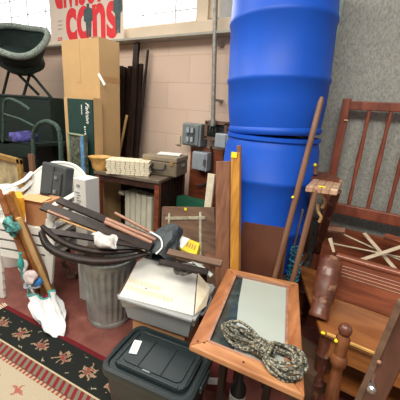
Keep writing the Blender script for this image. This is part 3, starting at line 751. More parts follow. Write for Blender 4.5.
# items on the chair
t = thing('hard_case', 'dark grey hard case leaning in the top white chair', 'case')
q = [oz(0, 0, 0)] * 0
c1 = dp(56, 187, 2.42)
Rr = Rz(-2) @ Rx(-10)
b = B(); box(b, c1, (.33, .08, .36), Rr); obj('shell', b, 'case', t, bevel=.012)
b = B(); box(b, c1 + Rr @ V((.09, -.05, .03)), (.10, .014, .20), Rr); obj('panel', b, 'case', t, bevel=.004)
b = B(); tube(b, [c1 + Rr @ V((.03, -.048, .165)), c1 + Rr @ V((.03, -.055, -.165))], .004, 6); obj('seam', b, 'black', t)
for z in (.09, -.02):
    b = B(); box(b, c1 + Rr @ V((.09, -.062, z)), (.035, .012, .025), Rr); obj('catch', b, 'steel', t)
t = thing('cardboard_box', 'small brown cardboard box sitting on the white chair seat', 'box')
c2 = dp(44, 208, 2.22)
b = B(); box(b, c2 + V((0, 0, -.02)), (.20, .15, .20), Rz(16)); obj('carton', b, 'card2', t)
b = B(); box(b, c2 + V((-.01, -.05, .085)), (.20, .10, .004), Rz(16) @ Rx(8)); obj('flap', b, 'cardboard', t)
b = B(); box(b, c2 + V((-.02, .03, .10)), (.07, .03, .02), Rz(20)); tag(obj('black_tool', b, 'black', bevel=.006), 'small black object on top of the brown cardboard box', 'tool')
b = B(); c3 = dp(18, 213, 2.1); box(b, c3, (.13, .07, .27), Rz(-20) @ Ry(4)); bmesh.ops.subdivide_edges(b, edges=b.edges, cuts=5, use_grid_fill=True); crumple(b, .012, 18)
tag(obj('yellow_bag', b, 'yellowb', smooth=True), 'orange-yellow plastic bag behind the bundle of sticks', 'bag')

# white tall carton beside the chairs
t = thing('white_carton', 'tall narrow white carton with small print standing right of the chairs', 'box')
wb = oz(83, 300, 0); wt = oy(75.5, 181, wb.y)
wz = oy(85, 181, wb.y + .0).z
b = B(); box(b, (wb.x + .01, wb.y + .07, wz / 2), (.115, .13, wz), Rz(6)); obj('carton', b, 'whitebox', t, bevel=.003)
for k in range(5):
    b = B(); p = Rz(6) @ V((-.02 + .012 * (k % 2), -.067, 0)); box(b, (wb.x + .01 + p.x, wb.y + .07 + p.y, wz - .10 - .020 * k), (.04 - .008 * (k % 3), .002, .008), Rz(6)); obj('print', b, 'ink', t)
b = B(); p = Rz(6) @ V((-.01, -.067, 0)); box(b, (wb.x + .01 + p.x, wb.y + .07 + p.y, wz - .05), (.03, .002, .02), Rz(6)); obj('print', b, 'ink', t)

# ---------------------------------------------------------------- bundle of sticks with bags
bl = oz(49, 309, 0); tp = V((-2.03, .92, .90))
d = (tp - bl); cols = ['mframe', 'orange', 'tan_stick', 'brownpole', 'yplank', 'brownpole']
side = V((.83, .45, .0)).normalized()
for k in range(6):
    off = side * (k % 3 - 1) * .052 + V((-.45, .83, 0)) * ((k // 3) * .04)
    b = B(); e = tp + off * 1.1 + V((0, 0, random.uniform(-.05, .05) + (0, .02, -.16)[k % 3])); s = bl + off * 1.05 + V((0, 0, .03))
    plank(b, s, e, .032, .03, (0, -1, 0))
    w_ = ('leftmost front', 'middle front', 'rightmost front', 'leftmost rear', 'middle rear', 'rightmost rear')[k]
    tag(obj('wooden_stick', b, cols[k], bevel=.005), w_ + ' square wooden stick of the bundle wrapped in plastic bags', 'stick', 'bundled wooden sticks')
def blob(p, s, amp, sc, mat, name, label, cat, rot=None, seed=0, sub=4):
    b = B(); bmesh.ops.create_icosphere(b, subdivisions=sub, radius=1, matrix=Matrix.Translation(V(p)) @ (rot.to_4x4() if rot else Matrix()) @ Matrix.Diagonal((*s, 1))); crumple(b, amp, sc, seed)
    o = obj(name, b, mat, smooth=True)
    return tag(o, label, cat)
ax_ = lambda t_: lerp(bl, tp, t_)
# tall white polythene bag at the foot
def bag(name, label):
    t = thing(name, label, 'bag')
    base = oz(52, 335, .012); topc = ax_(.14)
    def fn(u, v):
        a = u * 2 * PI; r = .052 + .045 * math.sin(PI * min(1, v * 1.15)) + .04 * v ** 2
        c = lerp(V((base.x, base.y + .03, .016)), V((topc.x - .01, topc.y - .02, .17)), v)
        r *= 1 + .16 * math.sin(a * 5 + v * 3) + .1 * math.sin(a * 9 - v * 5)
        return c + V((math.cos(a) * r * 1.15, math.sin(a) * r * .8, .012 * math.sin(a * 4) * v))
    b = B(); grid(b, 49, 16, fn); b2 = b; crumple(b, .012, 20); obj('film', b, 'poly', t, True)
    b = B(); tube(b, [fn(i / 40, 1.0) for i in range(40)], .006, 6, closed=True); obj('drawstring', b, 'teal', t, True)
    b = B(); c = lerp(fn(.85, .6), fn(.9, .7), .5); bmesh.ops.create_icosphere(b, subdivisions=3, radius=1, matrix=Matrix.Translation(topc + V((.07, .0, -.02))) @ Matrix.Diagonal((.05, .035, .05, 1))); crumple(b, .01, 20)
    obj('red_contents', b, plain('red_plastic', (.35, .02, .06), .4), t, True)
bag('plastic_bag', 'white drawstring plastic bag around the foot of the stick bundle')
fr = V((.1, -.06, 0))
blob(ax_(.46) + V((-.0, -.06, -.02)), (.045, .03, .045), .02, 22, 'poly', 'plastic_bag', 'small white plastic wad tied at the middle of the stick bundle', 'bag', seed=3)
blob(ax_(.40) + V((.055, -.06, -.03)), (.05, .03, .05), .02, 22, plain('pinkish_film', (.72, .60, .60), .4), 'plastic_bag', 'pinkish white plastic wad on the right of the stick bundle', 'bag', seed=7)
b = B(); tube(b, spline([ax_(.32) + V((.01, -.08, 0)), ax_(.44) + V((.03, -.09, .0)), ax_(.56) + V((.07, -.08, .02))], 6), [.014 + .006 * math.sin(i) for i in range(13)], 8); crumple(b, .008, 30); tag(obj('teal_tie', b, 'teal', smooth=True), 'teal plastic strip knotted around the stick bundle', 'tie')
b = B(); tube(b, spline([ax_(.25) + V((-.08, -.06, -.01)), ax_(.25) + V((0, -.09, .01)), ax_(.27) + V((.10, -.05, .02))], 6), .014, 8, flat=.5); crumple(b, .01, 26); tag(obj('grey_tie', b, plain('grey_film', (.28, .32, .38), .4), smooth=True), 'grey plastic band wrapped low around the stick bundle', 'tie')
blob(ax_(.31) + V((.07, -.03, .0)), (.03, .03, .03), .012, 30, 'bluebag', 'blue_wrapper', 'small blue wrapper stuck to the lower stick bundle', 'wrapper', seed=2)
blob(ax_(.78) + V((.03, -.055, -.01)), (.055, .03, .06), .03, 28, plain('multicolour_ribbon', (.06, .22, .2), .6, var=.95, scale=45), 'ribbon_tangle', 'tangle of blue and green ribbon near the bundle top', 'ribbon', seed=5)

# ---------------------------------------------------------------- trash can and its load
cb = V((-1.50, 1.285, 0)); RT, RB, HC = .19, .145, .50
t = thing('trash_can', 'dented galvanised steel trash can holding dark wooden pieces', 'trash can')
def can(u, v):
    a = u * 2 * PI; r = RB + (RT - RB) * v; r += .0035 * math.sin(a * 26) * (1 if .12 < v < .88 else 0)
    r += .006 * noise.noise(V((math.cos(a) * 2, math.sin(a) * 2, v * 3)))
    return cb + V((math.cos(a) * r, math.sin(a) * r, v * HC))
b = B(); grid(b, 209, 24, can); obj('can_body', b, 'galv', t, True)
b = B(); tube(b, [cb + V((math.cos(a / 40 * 2 * PI) * RT, math.sin(a / 40 * 2 * PI) * RT, HC)) for a in range(40)], .009, 8, closed=True); obj('rim', b, 'galv', t, True)
b = B(); lathe(b, cb + V((0, 0, .0)), cb + V((0, 0, .03)), [(0, RB + .006), (.5, RB + .01), (1, RB + .006)], 40); obj('base_ring', b, 'galv', t, True)
# crescent bentwood pieces on the can's near rim
def arc(pts, ds, r, mat, name, label, cat='chair part', flat=.35, group=None, upv=(0, 0, 1)):
    P = spline([dp(x, y, d) for (x, y), d in zip(pts, ds)], 7); n = len(P)
    b = B(); tube(b, P, [r * (.55 + .45 * math.sin(PI * (i + .5) / n)) for i in range(n)], 12, flat=flat, upv=upv)
    return tag(obj(name, b, mat, smooth=True), label, cat, group)
arc([(41, 232), (48, 246), (66, 256), (92, 261), (120, 260), (146, 254)], [1.80, 1.78, 1.76, 1.76, 1.78, 1.82], .030, 'darkwood', 'curved_chair_rail', 'lowest curved dark wooden chair rail sweeping over the can front', flat=.75)
arc([(42, 226), (56, 238), (78, 248), (105, 252), (140, 250)], [1.85, 1.83, 1.82, 1.82, 1.86], .026, 'darkwood', 'curved_chair_rail', 'upper curved dark wooden chair rail just above the lowest one', flat=.75)
def stick(a, c, da, dc, w, t_, mat, name, label, cat='stick', rnd=False, upv=(0, -.5, 1), group=None):
    b = B(); p, q = dp(*a, da), dp(*c, dc)
    if rnd: tube(b, [p, lerp(p, q, .5), q], w / 2, 10)
    else: plank(b, p, q, w, t_, upv)
    return tag(obj(name, b, mat, smooth=rnd, bevel=0 if rnd else .002), label, cat, group)
stick((43, 206), (152, 247), 1.98, 1.80, .065, .018, 'darkwood', 'dark_board', 'long dark plank slanting over the trash can from the white chairs', 'board')
stick((58, 200), (160, 243), 2.05, 1.90, .05, .02, 'darkwood', 'dark_board', 'narrower dark plank just behind the long dark plank', 'board')
stick((41, 230), (150, 247), 1.86, 1.80, .042, .015, 'darkwood', 'dark_board', 'dark plank lying nearly level above the curved rails', 'board')
stick((48, 211), (142, 249), 1.93, 1.84, .016, 0, 'pinkstick', 'wooden_rod', 'thin reddish rod across the white chair arms', rnd=True)
stick((60, 219), (128, 244), 1.93, 1.82, .014, 0, 'tan_stick', 'wooden_rod', 'thin tan rod resting beside the white cloth', rnd=True)
stick((105, 222), (152, 243), 1.88, 1.82, .026, 0, 'pinkstick', 'wooden_rod', 'lower of the two close pinkish rods pointing at the radiator', rnd=True)
stick((106, 219), (156, 240), 1.92, 1.86, .026, 0, 'pinkstick', 'wooden_rod', 'upper of the two close pinkish rods pointing at the radiator', rnd=True)
stick((115, 213), (160, 237), 1.98, 1.90, .02, 0, 'pinkstick', 'wooden_rod', 'topmost pinkish rod ending before the radiator', rnd=True)
blob(dp(104, 237, 1.86), (.14, .07, .028), .03, 18, 'filmy', 'plastic_wad', 'crumpled white plastic among the rods over the can', 'plastic', rot=Rz(-20), seed=4)
blob(dp(90, 254, 1.93), (.10, .09, .04), .02, 18, plain('brown_cloth', (.14, .10, .07), .9, var=.4), 'brown_cloth', 'brown crumpled cloth inside the trash can mouth', 'cloth', seed=8)
# dark hat-like rubber boot bundle
t = thing('rubber_boot', 'dark grey rubber boot lying on the clutter behind the white box', 'boot')
b = B(); cc = dp(166, 244, 1.86)
def boot(u, v):
    a = u * 2 * PI; c = lerp(dp(174, 229, 1.95), dp(158, 258, 1.80), v); d_, s_, n_ = frame(dp(158, 258, 1.80) - dp(174, 229, 1.95), (0, 0, 1))
    r = (.058 + .042 * math.sin(PI * v) ** .8) * (1 - .25 * max(0, v - .8) * 5); r *= 1 + .13 * math.sin(3 * a + 4 * v) + .06 * math.sin(7 * a)
    return c + s_ * math.cos(a) * r + n_ * math.sin(a) * r * .7
grid(b, 33, 20, boot); crumple(b, .02, 17); obj('shaft', b, 'rubber', t, True)
b = B(); tube(b, spline([dp(150, 232, 1.84), dp(160, 238, 1.80), dp(162, 247, 1.77), dp(156, 254, 1.76)], 6), .005, 6); obj('white_cord', b, 'tpaper', t, True)
b = B(); lathe(b, dp(150, 252, 1.82), dp(150, 240, 1.84), [(0, .022), (.5, .028), (.7, .02), (1, .014)], 12); tag(obj('small_bottle', b, 'black', smooth=True), 'small black bottle standing left of the rubber boot', 'bottle')
# yellow-white packet
t = thing('yellow_packet', 'yellow and white packet with print beside the rubber boot', 'packet')
e = [dp(176, 246, 1.86), dp(182, 236, 1.92), dp(200, 243, 1.92), dp(196, 256, 1.84)]
b = B(); slab(b, e, (0, .02, -.06)); obj('packet_body', b, 'yprint', t, bevel=.003)
b = B(); up_ = (e[1] - e[0]).cross(e[2] - e[1]).normalized() * -.003
if up_.y > 0: up_ = -up_
m1 = lambda u, v: lerp(lerp(e[0], e[3], u), lerp(e[1], e[2], u), v)
slab(b, [m1(0, .05), m1(0, .98), m1(.42, .98), m1(.30, .05)], up_); obj('white_label', b, 'tpaper', t)
for k in range(4):
    b = B(); slab(b, [m1(.4 + k * .13, .35), m1(.4 + k * .13, .7), m1(.46 + k * .13, .7), m1(.46 + k * .13, .35)], up_); obj('print', b, 'card2', t)

# support crate & clutter behind the bin
b = B(); cc = (-1.10, 1.50, .23); box(b, cc, (.44, .20, .46), Rz(8)); tag(obj('wooden_crate', b, 'darkwood', bevel=.004), 'dark wooden crate buried behind the grey bin', 'crate')
stick((168, 252), (222, 264), 1.72, 1.62, .04, .02, 'panel', 'dark_board', 'dark weathered lath lying in front of the framed panel', 'board')
stick((160, 262), (208, 272), 1.70, 1.62, .03, .02, 'darkwood', 'dark_board', 'short dark lath just behind the white box flap', 'board')
stick((176, 268), (204, 262), 1.72, 1.70, .03, .014, 'steel', 'metal_bracket', 'small grey metal bracket in the clutter right of the white box', 'bracket')
stick((190, 258), (212, 276), 1.68, 1.62, .022, .012, 'galv', 'metal_bracket', 'bent grey metal strip near the yellow packet', 'bracket')
blob(dp(183, 268, 1.72), (.06, .05, .03), .03, 25, plain('clutter_fabric', (.12, .11, .10), .7, var=.9, scale=40), 'rag', 'grey-brown rag in the clutter behind the white box', 'rag', seed=11)

# framed panel behind
t = thing('old_panel', 'weathered brown panel with a pale painted frame and yellow sticker', 'panel')
yb, yt = 1.72, 1.86
TL = oy(162, 207, yt); TR = oy(214, 208, yt); BL0 = oy(160, 262, yb + .04); BR0 = oy(217, 266, yb + .04)
BL1 = lerp(TL, BL0, 2.3 if False else (TL.z - .01) / (TL.z - BL0.z)); BR1 = lerp(TR, BR0, (TR.z - .01) / (TR.z - BR0.z))
b = B(); slab(b, [TL, TR, BR1, BL1], (0, .025, 0)); obj('board', b, 'panel', t)
def pq(px, py):   # point on panel face
    n = (TR - TL).cross(BL1 - TL); r = ray(px, py); o_ = V((0, 0, CH)); return o_ + r * ((TL - o_).dot(n) / r.dot(n)) + V((0, -.006, 0))
b = B(); plank(b, pq(166, 218), pq(206, 217.5), .022, .012, (0, -1, 0)); plank(b, pq(170, 213), pq(169, 242), .018, .012, (0, -1, 0)); plank(b, pq(201, 212), pq(201, 256), .020, .012, (0, -1, 0)); obj('pale_frame', b, 'paleframe', t)
b = B(); p = pq(186, 209); box(b, p, (.022, .004, .02)); obj('sticker', b, 'yellow', t)
# planks
def standing(name, label, px0, px1, top, mid, y, mat, ybot=None, tk=.022):
    yb_ = ybot or y - .14
    a = oy(px0, top, y); c = oy(px1, top, y); m_ = oy((px0 + px1) / 2 + mid, 275, (y + yb_) / 2 + .0)
    cx = (a.x + c.x) / 2; dx = (m_.x - cx) / max(.01, (a.z - m_.z)) ; bx_ = cx + dx * a.z; w = c.x - a.x
    b = B(); plank(b, (bx_, yb_, 0.01), (cx, y, a.z), w, tk, (0, -1, 0)); t = tag(obj(name, b, mat, bevel=.003), label, 'plank'); return V((cx, y, a.z)), w
standing('brown_plank', 'wide brown plank leaning before the blue barrel', 216.5, 231, 160, 0, 1.64, 'plank')
pc, w = standing('pine_plank', 'narrow yellow pine plank with a sticker leaning on the barrel', 231.5, 240.5, 152, -.5, 1.60, 'yplank')
b = B(); box(b, pc + V((-.002, -.016, -.012)), (.034, .004, .032)); tag(obj('price_tag', b, 'yellow'), 'yellow square tag at the top of the pine plank', 'tag')
standing('thin_lath', 'thin brown lath just behind the pine plank', 237, 241.5, 145, 0, 1.615, 'plank', tk=.012)
b = B(); a_ = oy(208, 173, 2.3); plank(b, (a_.x + .06, 2.2, 0.01), (a_.x + .04, 2.3, a_.z), .07, .02, (0, -1, 0)); tag(obj('cream_board', b, 'paper'), 'cream board standing behind the wide brown plank', 'board')
b = B(); g_ = oy(198, 200, 2.45); box(b, (g_.x - .05, 2.45, g_.z / 2), (.36, .10, g_.z)); tag(obj('green_crate', b, plain('green_felt', (.012, .12, .06), .8)), 'dark green box standing behind the old framed panel', 'box')
# hardboard in front of barrels
yhb = by - BR - .022
h0, h1, h2 = oy(243, 222, yhb), oy(289, 229, yhb), oy(290, 280, yhb)
b = B(); slab(b, [h0, h1, (h1.x + .02, yhb, .01), (h0.x, yhb, .01)], (0, .012, 0)); tag(obj('hardboard_sheet', b, 'backboard'), 'dark red-brown sheet leaning against the lower blue barrel', 'board')

# ---------------------------------------------------------------- broom handle, poles, blue thing
def pole2(px1, py1, px2, py2, y1, y2, r, mat, label, name='broom_handle'):
    a = oy(px1, py1, y1); c = oy(px2, py2, y2); d = c - a; e = a + d * ((.01 - a.z) / d.z)
    t = thing(name, label, 'pole'); b = B(); tube(b, [e, lerp(e, a, .5), lerp(e, a, .985), a], [r, r, r * .95, r * .6], 14); obj('shaft', b, mat, t, True)
    return t, a, e
t, a, e = pole2(322, 97, 275, 277, 1.76, 1.612, .0165, 'brownpole', 'long brown wooden pole leaning against the blue barrels')
q = lerp(a, e, .34); b = B(); bmesh.ops.create_uvsphere(b, u_segments=10, v_segments=8, radius=.008, matrix=Matrix.Translation(q + V((-.012, -.018, 0)))); obj('dot_sticker', b, 'yellow', t)
t, a, e = pole2(316.5, 188, 292, 283, 1.68, 1.655, .0165, 'brownpole', 'shorter brown pole standing under the worn chair arm')
t = thing('metal_rod', 'thin shiny metal rod with blue netting between two poles', 'rod')
a = oy(303, 209, 1.78); c = oy(294, 246, 1.8); d = c - a; e = a + d * ((.02 - a.z) / d.z)
b = B(); tube(b, [a, e], .006, 8); obj('rod', b, 'steel', t, True)
b = B()
pth = []
for i in range(90):
    u = i / 89; c = lerp(oy(297, 250, 1.80), oy(292, 281, 1.8), u); an = i * .9; pth.append(c + V((math.cos(an) * .035, math.sin(an * 1.3) * .03, math.sin(an * .7) * .02)))
tube(b, pth, .006, 6); obj('blue_netting', b, plain('teal_blue_cord', (.02, .20, .30), .6, var=.8, scale=60), t, True)

# ---------------------------------------------------------------- headboard
HY = 2.24
t = thing('headboard', 'red-brown spindle headboard leaning against the rough grey wall', 'headboard')
lx = oy(340, 140, HY).x; zt = oy(370, 106, HY).z; zl = oy(368, 214, HY).z
b = B(); tube(b, [(lx, HY - .06, .0), (lx, HY, .8), (lx, HY + .02, zt + .05), (lx, HY + .02, zt + .065)], [.026, .026, .024, .01], 8); b.free()
b = B(); plank(b, (lx, HY - .04, .01), (lx - .005, HY + .02, zt + .04), .05, .045, (0, -1, 0)); obj('post', b, 'headwood', t, bevel=.006)
lean = lambda z: HY - .04 + .06 * z / zt
b = B(); box(b, (lx + .62, lean(zt), zt), (1.24, .03, .055)); obj('top_rail', b, 'headwood', t, bevel=.006)
b = B(); box(b, (lx + .62, lean(zl), zl), (1.24, .035, .075)); obj('bottom_rail', b, 'headwood', t, bevel=.006)
s0 = oy(365, 130, HY).x; ds = oy(386.5, 130, HY).x - s0
for k in range(9):
    x = s0 + ds * k; b = B()
    lathe(b, (x, lean(zl) , zl + .03), (x, lean(zt), zt - .02), [(0, .010), (.1, .014), (.2, .011), (.5, .016), (.8, .011), (.9, .014), (1, .010)], 12); obj('spindle', b, 'headwood', t, True)
b = B(); plank(b, (lx + 1.24, HY - .04, .01), (lx + 1.24, HY + .02, zt + .04), .05, .045, (0, -1, 0)); obj('post', b, 'headwood', t, bevel=.006)
b = B(); box(b, (lx + .015, HY - .02, oy(344, 120, HY).z), (.022, .004, .01)); obj('scuff', b, 'tan_stick', t)

# brown board behind the settle
yb_ = 2.12
c0 = oy(334, 226, yb_); c1 = oy(400, 240, yb_)
b = B(); box(b, (c0.x + .70, yb_, c0.z / 2), (1.5, .025, c0.z), Rz(0)); tag(obj('brown_board', b, 'redwood'), 'wide red-brown board standing behind the pale crossed sticks', 'board')

# ---------------------------------------------------------------- wooden bench/settle at right
PZ = .50
t = thing('wooden_bench', 'honey brown wooden bench with grooved back rail and carved end column', 'bench')
fl = oz(316, 343, PZ); fr_ = oz(400, 366, PZ); bl_ = oz(303, 252, PZ)
x0 = fl.x; X1 = .95; yf = 1.40; yb2 = 2.02
b = B(); slab(b, [(x0, yf, PZ - .03), (X1, yf, PZ - .03), (X1, yb2, PZ - .03), (bl_.x + .02, yb2, PZ - .03)], (0, 0, .03)); obj('seat', b, 'platform', t, bevel=.006)
b = B(); box(b, ((x0 + X1) / 2 + .02, yf + .03, PZ - .09), (X1 - x0 - .06, .02, .11)); obj('apron', b, 'orange', t)
b = B(); box(b, ((x0 + X1) / 2 + .02, yf - .002, PZ - .004), (X1 - x0 - .02, .01, .010)); obj('edge_moulding', b, 'amber', t)
for x, y in ((x0 + .03, yf + .04), (bl_.x + .09, yb2 - .05), (X1 - .05, yf + .04), (X1 - .05, yb2 - .05)):
    b = B(); lathe(b, (x, y, 0), (x, y, PZ - .03), [(0, .020), (.1, .028), (.3, .024), (.34, .036), (.38, .024), (.7, .032), (.74, .04), (.78, .03), (1, .034)], 18); obj('leg', b, 'carved', t, True)
b = B(); box(b, ((x0 + X1) / 2, 1.72, .16), (X1 - x0 - .05, .50, .02)); obj('lower_shelf', b, 'platform', t)
# back rail (sloping), grooved, at y~1.83
ra = oy(330, 252, 1.74); rb = oy(400, 272, 1.74); rza = ra.z
yr = 1.80
def rail_pt(x, z, o=0): return V((x, yr - .06 + (z - PZ) * .22 + o, z))
zt_ = oy(365, 262, 1.80).z; X0 = oy(333, 270, 1.78).x
b = B(); slab(b, [rail_pt(X0, PZ + .004), rail_pt(X1, PZ + .004), rail_pt(X1, zt_ - .02), rail_pt(X0, zt_ - .02)], (0, .028, 0)); obj('back_rail', b, 'redwood', t)
b = B(); tube(b, [rail_pt(X0, zt_ - .01, .012), rail_pt(X1, zt_ - .01, .012)], .024, 12, flat=.8); obj('crest_roll', b, 'redwood', t, True)
for k in range(4):
    b = B(); z = zt_ - .055 - k * .018; box(b, (0, 0, 0), (.001, .001, .001)); b.free(); b = B()
    tube(b, [rail_pt(X0, z, -.001), rail_pt(X1, z, -.001)], .0035, 6); obj('bead', b, 'pinkstick', t, True)
# carved column
cb0 = oz(318, 318, PZ + .0); ct = oy(333, 256, 1.70)
b = B(); lathe(b, cb0, ct, [(0, .048), (.05, .052), (.1, .046), (.16, .050), (.22, .046), (.3, .055), (.5, .060), (.62, .060), (.66, .064), (.70, .060), (.74, .064), (.78, .058), (.9, .056), (.97, .044), (1, .02)], 28); obj('carved_column', b, 'carved', t, True)
b = B(); plank(b, oy(330, 238, 1.76), oy(334, 252, 1.74), .02, .012, (0, -1, 0), .012); obj('splinter', b, 'pale_stick', t)
p = oz(323, 333, PZ); b = B(); lathe(b, p, p + V((0, 0, .002)), [(0, .010), (1, .010)], 16); obj('sticker', b, 'yellow', t)

# turned post with ball finial
t = thing('turned_post', 'turned wooden post with ball finial and yellow sticker before the bench', 'post')
px_, py_ = -.005, 1.22; zt_p = oy(346, 323, py_).z
b = B(); lathe(b, (px_ + .02, py_ - .02, 0), (px_, py_, zt_p - .055), [(0, .018), (.08, .026), (.2, .020), (.35, .028), (.42, .022), (.5, .030), (.62, .027), (.72, .022), (.76, .024), (.78, .032), (.81, .034), (.835, .032), (.85, .024), (.93, .026), (.97, .029), (1, .020)], 24); obj('shaft', b, 'postwood', t, True)
b = B(); bmesh.ops.create_uvsphere(b, u_segments=20, v_segments=14, radius=.027, matrix=Matrix.Translation((px_, py_, zt_p - .032)) @ Matrix.Diagonal((1, 1, 1.05, 1))); obj('ball_finial', b, 'carved', t, True)
b = B(); bmesh.ops.create_uvsphere(b, u_segments=12, v_segments=8, radius=.008, matrix=Matrix.Translation((px_ - .022, py_ - .020, zt_p - .085))); obj('sticker', b, 'yellow', t)

# right near plank
a = oy(404, 325, .92); c = oy(370, 400, .92); d = c - a; e = a + d * ((.01 - a.z) / d.z)
a2 = a - d * .25
t = thing('dark_plank', 'dark brown plank with metal knob leaning in the lower right corner', 'plank')
b = B(); plank(b, e, a2, .066, .03, (0, -1, .25)); obj('board', b, 'nearplank', t, bevel=.004)
b = B(); s_ = (a2 - e).normalized(); off = s_.cross(V((0, -1, .2))).normalized() * .030; plank(b, e + off * -1.0 + V((0, -.012, 0)), a2 + off * -1.0 + V((0, -.012, 0)), .014, .02, (0, -1, .25)); obj('edge_strip', b, 'panel', t)
k = oy(371, 391, .88); b = B(); lathe(b, k + V((0, .04, 0)), k + V((0, -.012, .01)), [(0, .010), (.5, .010), (.7, .013), (.9, .012), (1, .006)], 16); obj('knob', b, 'steel', t, True)
k = oy(379, 362, .90); b = B(); bmesh.ops.create_uvsphere(b, u_segments=10, v_segments=6, radius=.007, matrix=Matrix.Translation(k)); obj('nail_head', b, 'pinkstick', t, True)

# chair arm (worn) with uprights
t = thing('chair_side', 'old chair side frame with worn rounded armrest standing on the bench', 'chair part')
yA = 1.74
P = lambda px, py, y=yA: oy(px, py, y)
b = B(); zA = 1.145
c_ = [oz(306, 186, zA), oz(338, 190, zA), oz(343, 180, zA), oz(316, 176, zA)]
for i, (u, v) in enumerate(((0, .25), (.25, .5), (.5, .75), (.75, 1.0))):
    slab(b, [lerp(c_[0], c_[1], u + .002), lerp(c_[0], c_[1], v - .002), lerp(c_[3], c_[2], v - .002), lerp(c_[3], c_[2], u + .002)], (0, 0, -.032))
obj('armrest', b, wood('worn_arm_wood', (.36, .19, .11), (.58, .38, .25), (25, 25, 8), .45, .1, wear=(.62, .45, .30)), t, bevel=.005)
m = (c_[0] + c_[1]) / 2; b = B(); box(b, (m.x - .005, m.y + .025, zA + .002), (.035, .022, .003), Rz(15)); obj('sticker', b, 'yellow', t)
foot = oz(315, 256, PZ); 
b = B(); plank(b, V((foot.x, foot.y, PZ + .005)), lerp(c_[1], c_[2], .4) + V((-.01, 0, -.03)), .045, .035, (0, -1, 0)); obj('upright', b, 'carved', t, bevel=.006)
lo = V((foot.x - .075, foot.y + .02, PZ + .005)); b = B(); plank(b, lo, lerp(c_[0], c_[3], .5) + V((.02, 0, -.03)), .03, .03, (0, -1, 0)); obj('upright', b, 'brownpole', t, bevel=.006)
b = B(); tube(b, spline([P(320, 193, 1.80), P(323, 197, 1.8), P(325, 202, 1.8), P(322, 208, 1.8)], 5), .009, 8); obj('curved_splat', b, 'tan_stick', t, True)
b = B(); tube(b, spline([P(318, 204, 1.80), P(318, 211, 1.8), P(321, 217, 1.8), P(319, 222, 1.8)], 5), .009, 8); obj('curved_splat', b, 'tan_stick', t, True)
b = B(); tube(b, spline([V(lo) + V((.01, 0, .28)), V(foot) + V((0, 0, .30))], 4), .012, 8); obj('crosspiece', b, 'brownpole', t, True)
# piece behind arm w/ yellow sticker
b = B(); tp_ = oy(314, 170, 1.93); slab(b, [oy(304, 177, 1.9), oy(340, 178, 1.9), oy(326, 172, 2.0), oy(310, 172, 2.0)], (0, 0, -.03)); o = obj('rear_block', b, 'carved', t)
b = B(); lathe(b, oy(315, 174, 1.93), oy(315, 163, 1.93), [(0, .016), (.5, .012), (.8, .017), (1, .008)], 12); obj('knob', b, 'brownpole', t, True)
b = B(); bmesh.ops.create_uvsphere(b, u_segments=10, v_segments=6, radius=.010, matrix=Matrix.Translation(oy(315, 165, 1.915))); obj('sticker', b, 'yellow', t, True)

# crossed pale sticks & wooden blocks behind rail
def st2(a, c, ya, yc, w, t_, mat, name, label):
    b = B(); plank(b, oy(*a, ya), oy(*c, yc), w, t_, (0, -.6, 1)); tag(obj(name, b, mat, bevel=.002), label, 'stick')
st2((352, 263), (404, 246), 1.88, 1.94, .022, .008, 'pale_stick', 'pale_stick', 'pale flat stick rising to the right across the other sticks')
st2((364, 233), (402, 277), 2.06, 1.88, .022, .008, 'pale_stick', 'pale_stick', 'pale flat stick slanting steeply down to the right')
st2((336, 231), (404, 262), 2.05, 2.0, .010, .008, 'pale_stick', 'pale_stick', 'thin pale stick slanting from the chair side frame')
st2((330, 243), (404, 258), 2.0, 1.96, .010, .008, 'pale_stick', 'pale_stick', 'lowest thin pale stick just above the grooved rail')
st2((328, 229), (345, 231), 2.02, 2.02, .035, .02, 'pinkstick', 'wood_block', 'small reddish wood block left end of the crossed sticks')
st2((385, 236), (402, 242), 2.02, 1.98, .035, .025, 'redwood', 'wood_block', 'reddish wood block at right end of the crossed sticks')

# ---------------------------------------------------------------- grey bin + white box
ZR = .45
f0, f1, f2 = oz(119, 297, ZR), oz(193, 320, ZR), oz(213, 290, ZR)
ex = (f1 - f0); Wb = ex.length; ex.normalize(); ey = V((-ex.y, ex.x, 0)); Db = .34
def bn(u, v, z, ins=0): return f0 + ex * (ins + u * (Wb - 2 * ins)) + ey * (ins + v * (Db - 2 * ins)) + V((0, 0, z - ZR))
t = thing('storage_bin', 'grey plastic storage bin holding the tilted white box', 'bin')
b = B(); Z0 = .30
th = .006
def wallq(p0, p1, i0, i1):
    pass
for (ua, va, ub, vb) in ((0, 0, 1, 0), (1, 0, 1, 1), (1, 1, 0, 1), (0, 1, 0, 0)):
    A0, A1 = bn(ua, va, ZR, .01), bn(ub, vb, ZR, .01); C0, C1 = bn(ua, va, Z0, .035), bn(ub, vb, Z0, .035)
    D0, D1 = bn(ua, va, ZR, .016), bn(ub, vb, ZR, .016); E0, E1 = bn(ua, va, Z0, .041), bn(ub, vb, Z0, .041)
    vs = [b.verts.new(x) for x in (A0, A1, C1, C0, D0, D1, E1, E0)]
    for f in ((0, 1, 2, 3), (7, 6, 5, 4), (0, 4, 5, 1), (3, 2, 6, 7)): b.faces.new([vs[i] for i in f])
slab(b, [bn(0, 0, Z0, .035), bn(1, 0, Z0, .035), bn(1, 1, Z0, .035), bn(0, 1, Z0, .035)], (0, 0, .006)); obj('tub', b, 'greybin', t)
b = B()
pr = [bn(0, 0, ZR), bn(1, 0, ZR), bn(1, 1, ZR), bn(0, 1, ZR)]
for i in range(4): plank(b, pr[i], pr[(i + 1) % 4], .03, .018, (0, 0, 1))
obj('rim', b, 'greybin', t, bevel=.005)
b = B(); tube(b, spline([bn(1.01, .25, ZR), bn(1.04, .3, ZR - .03), bn(1.04, .7, ZR - .03), bn(1.01, .75, ZR)], 5), .007, 8); obj('handle', b, 'elec2', t, True)
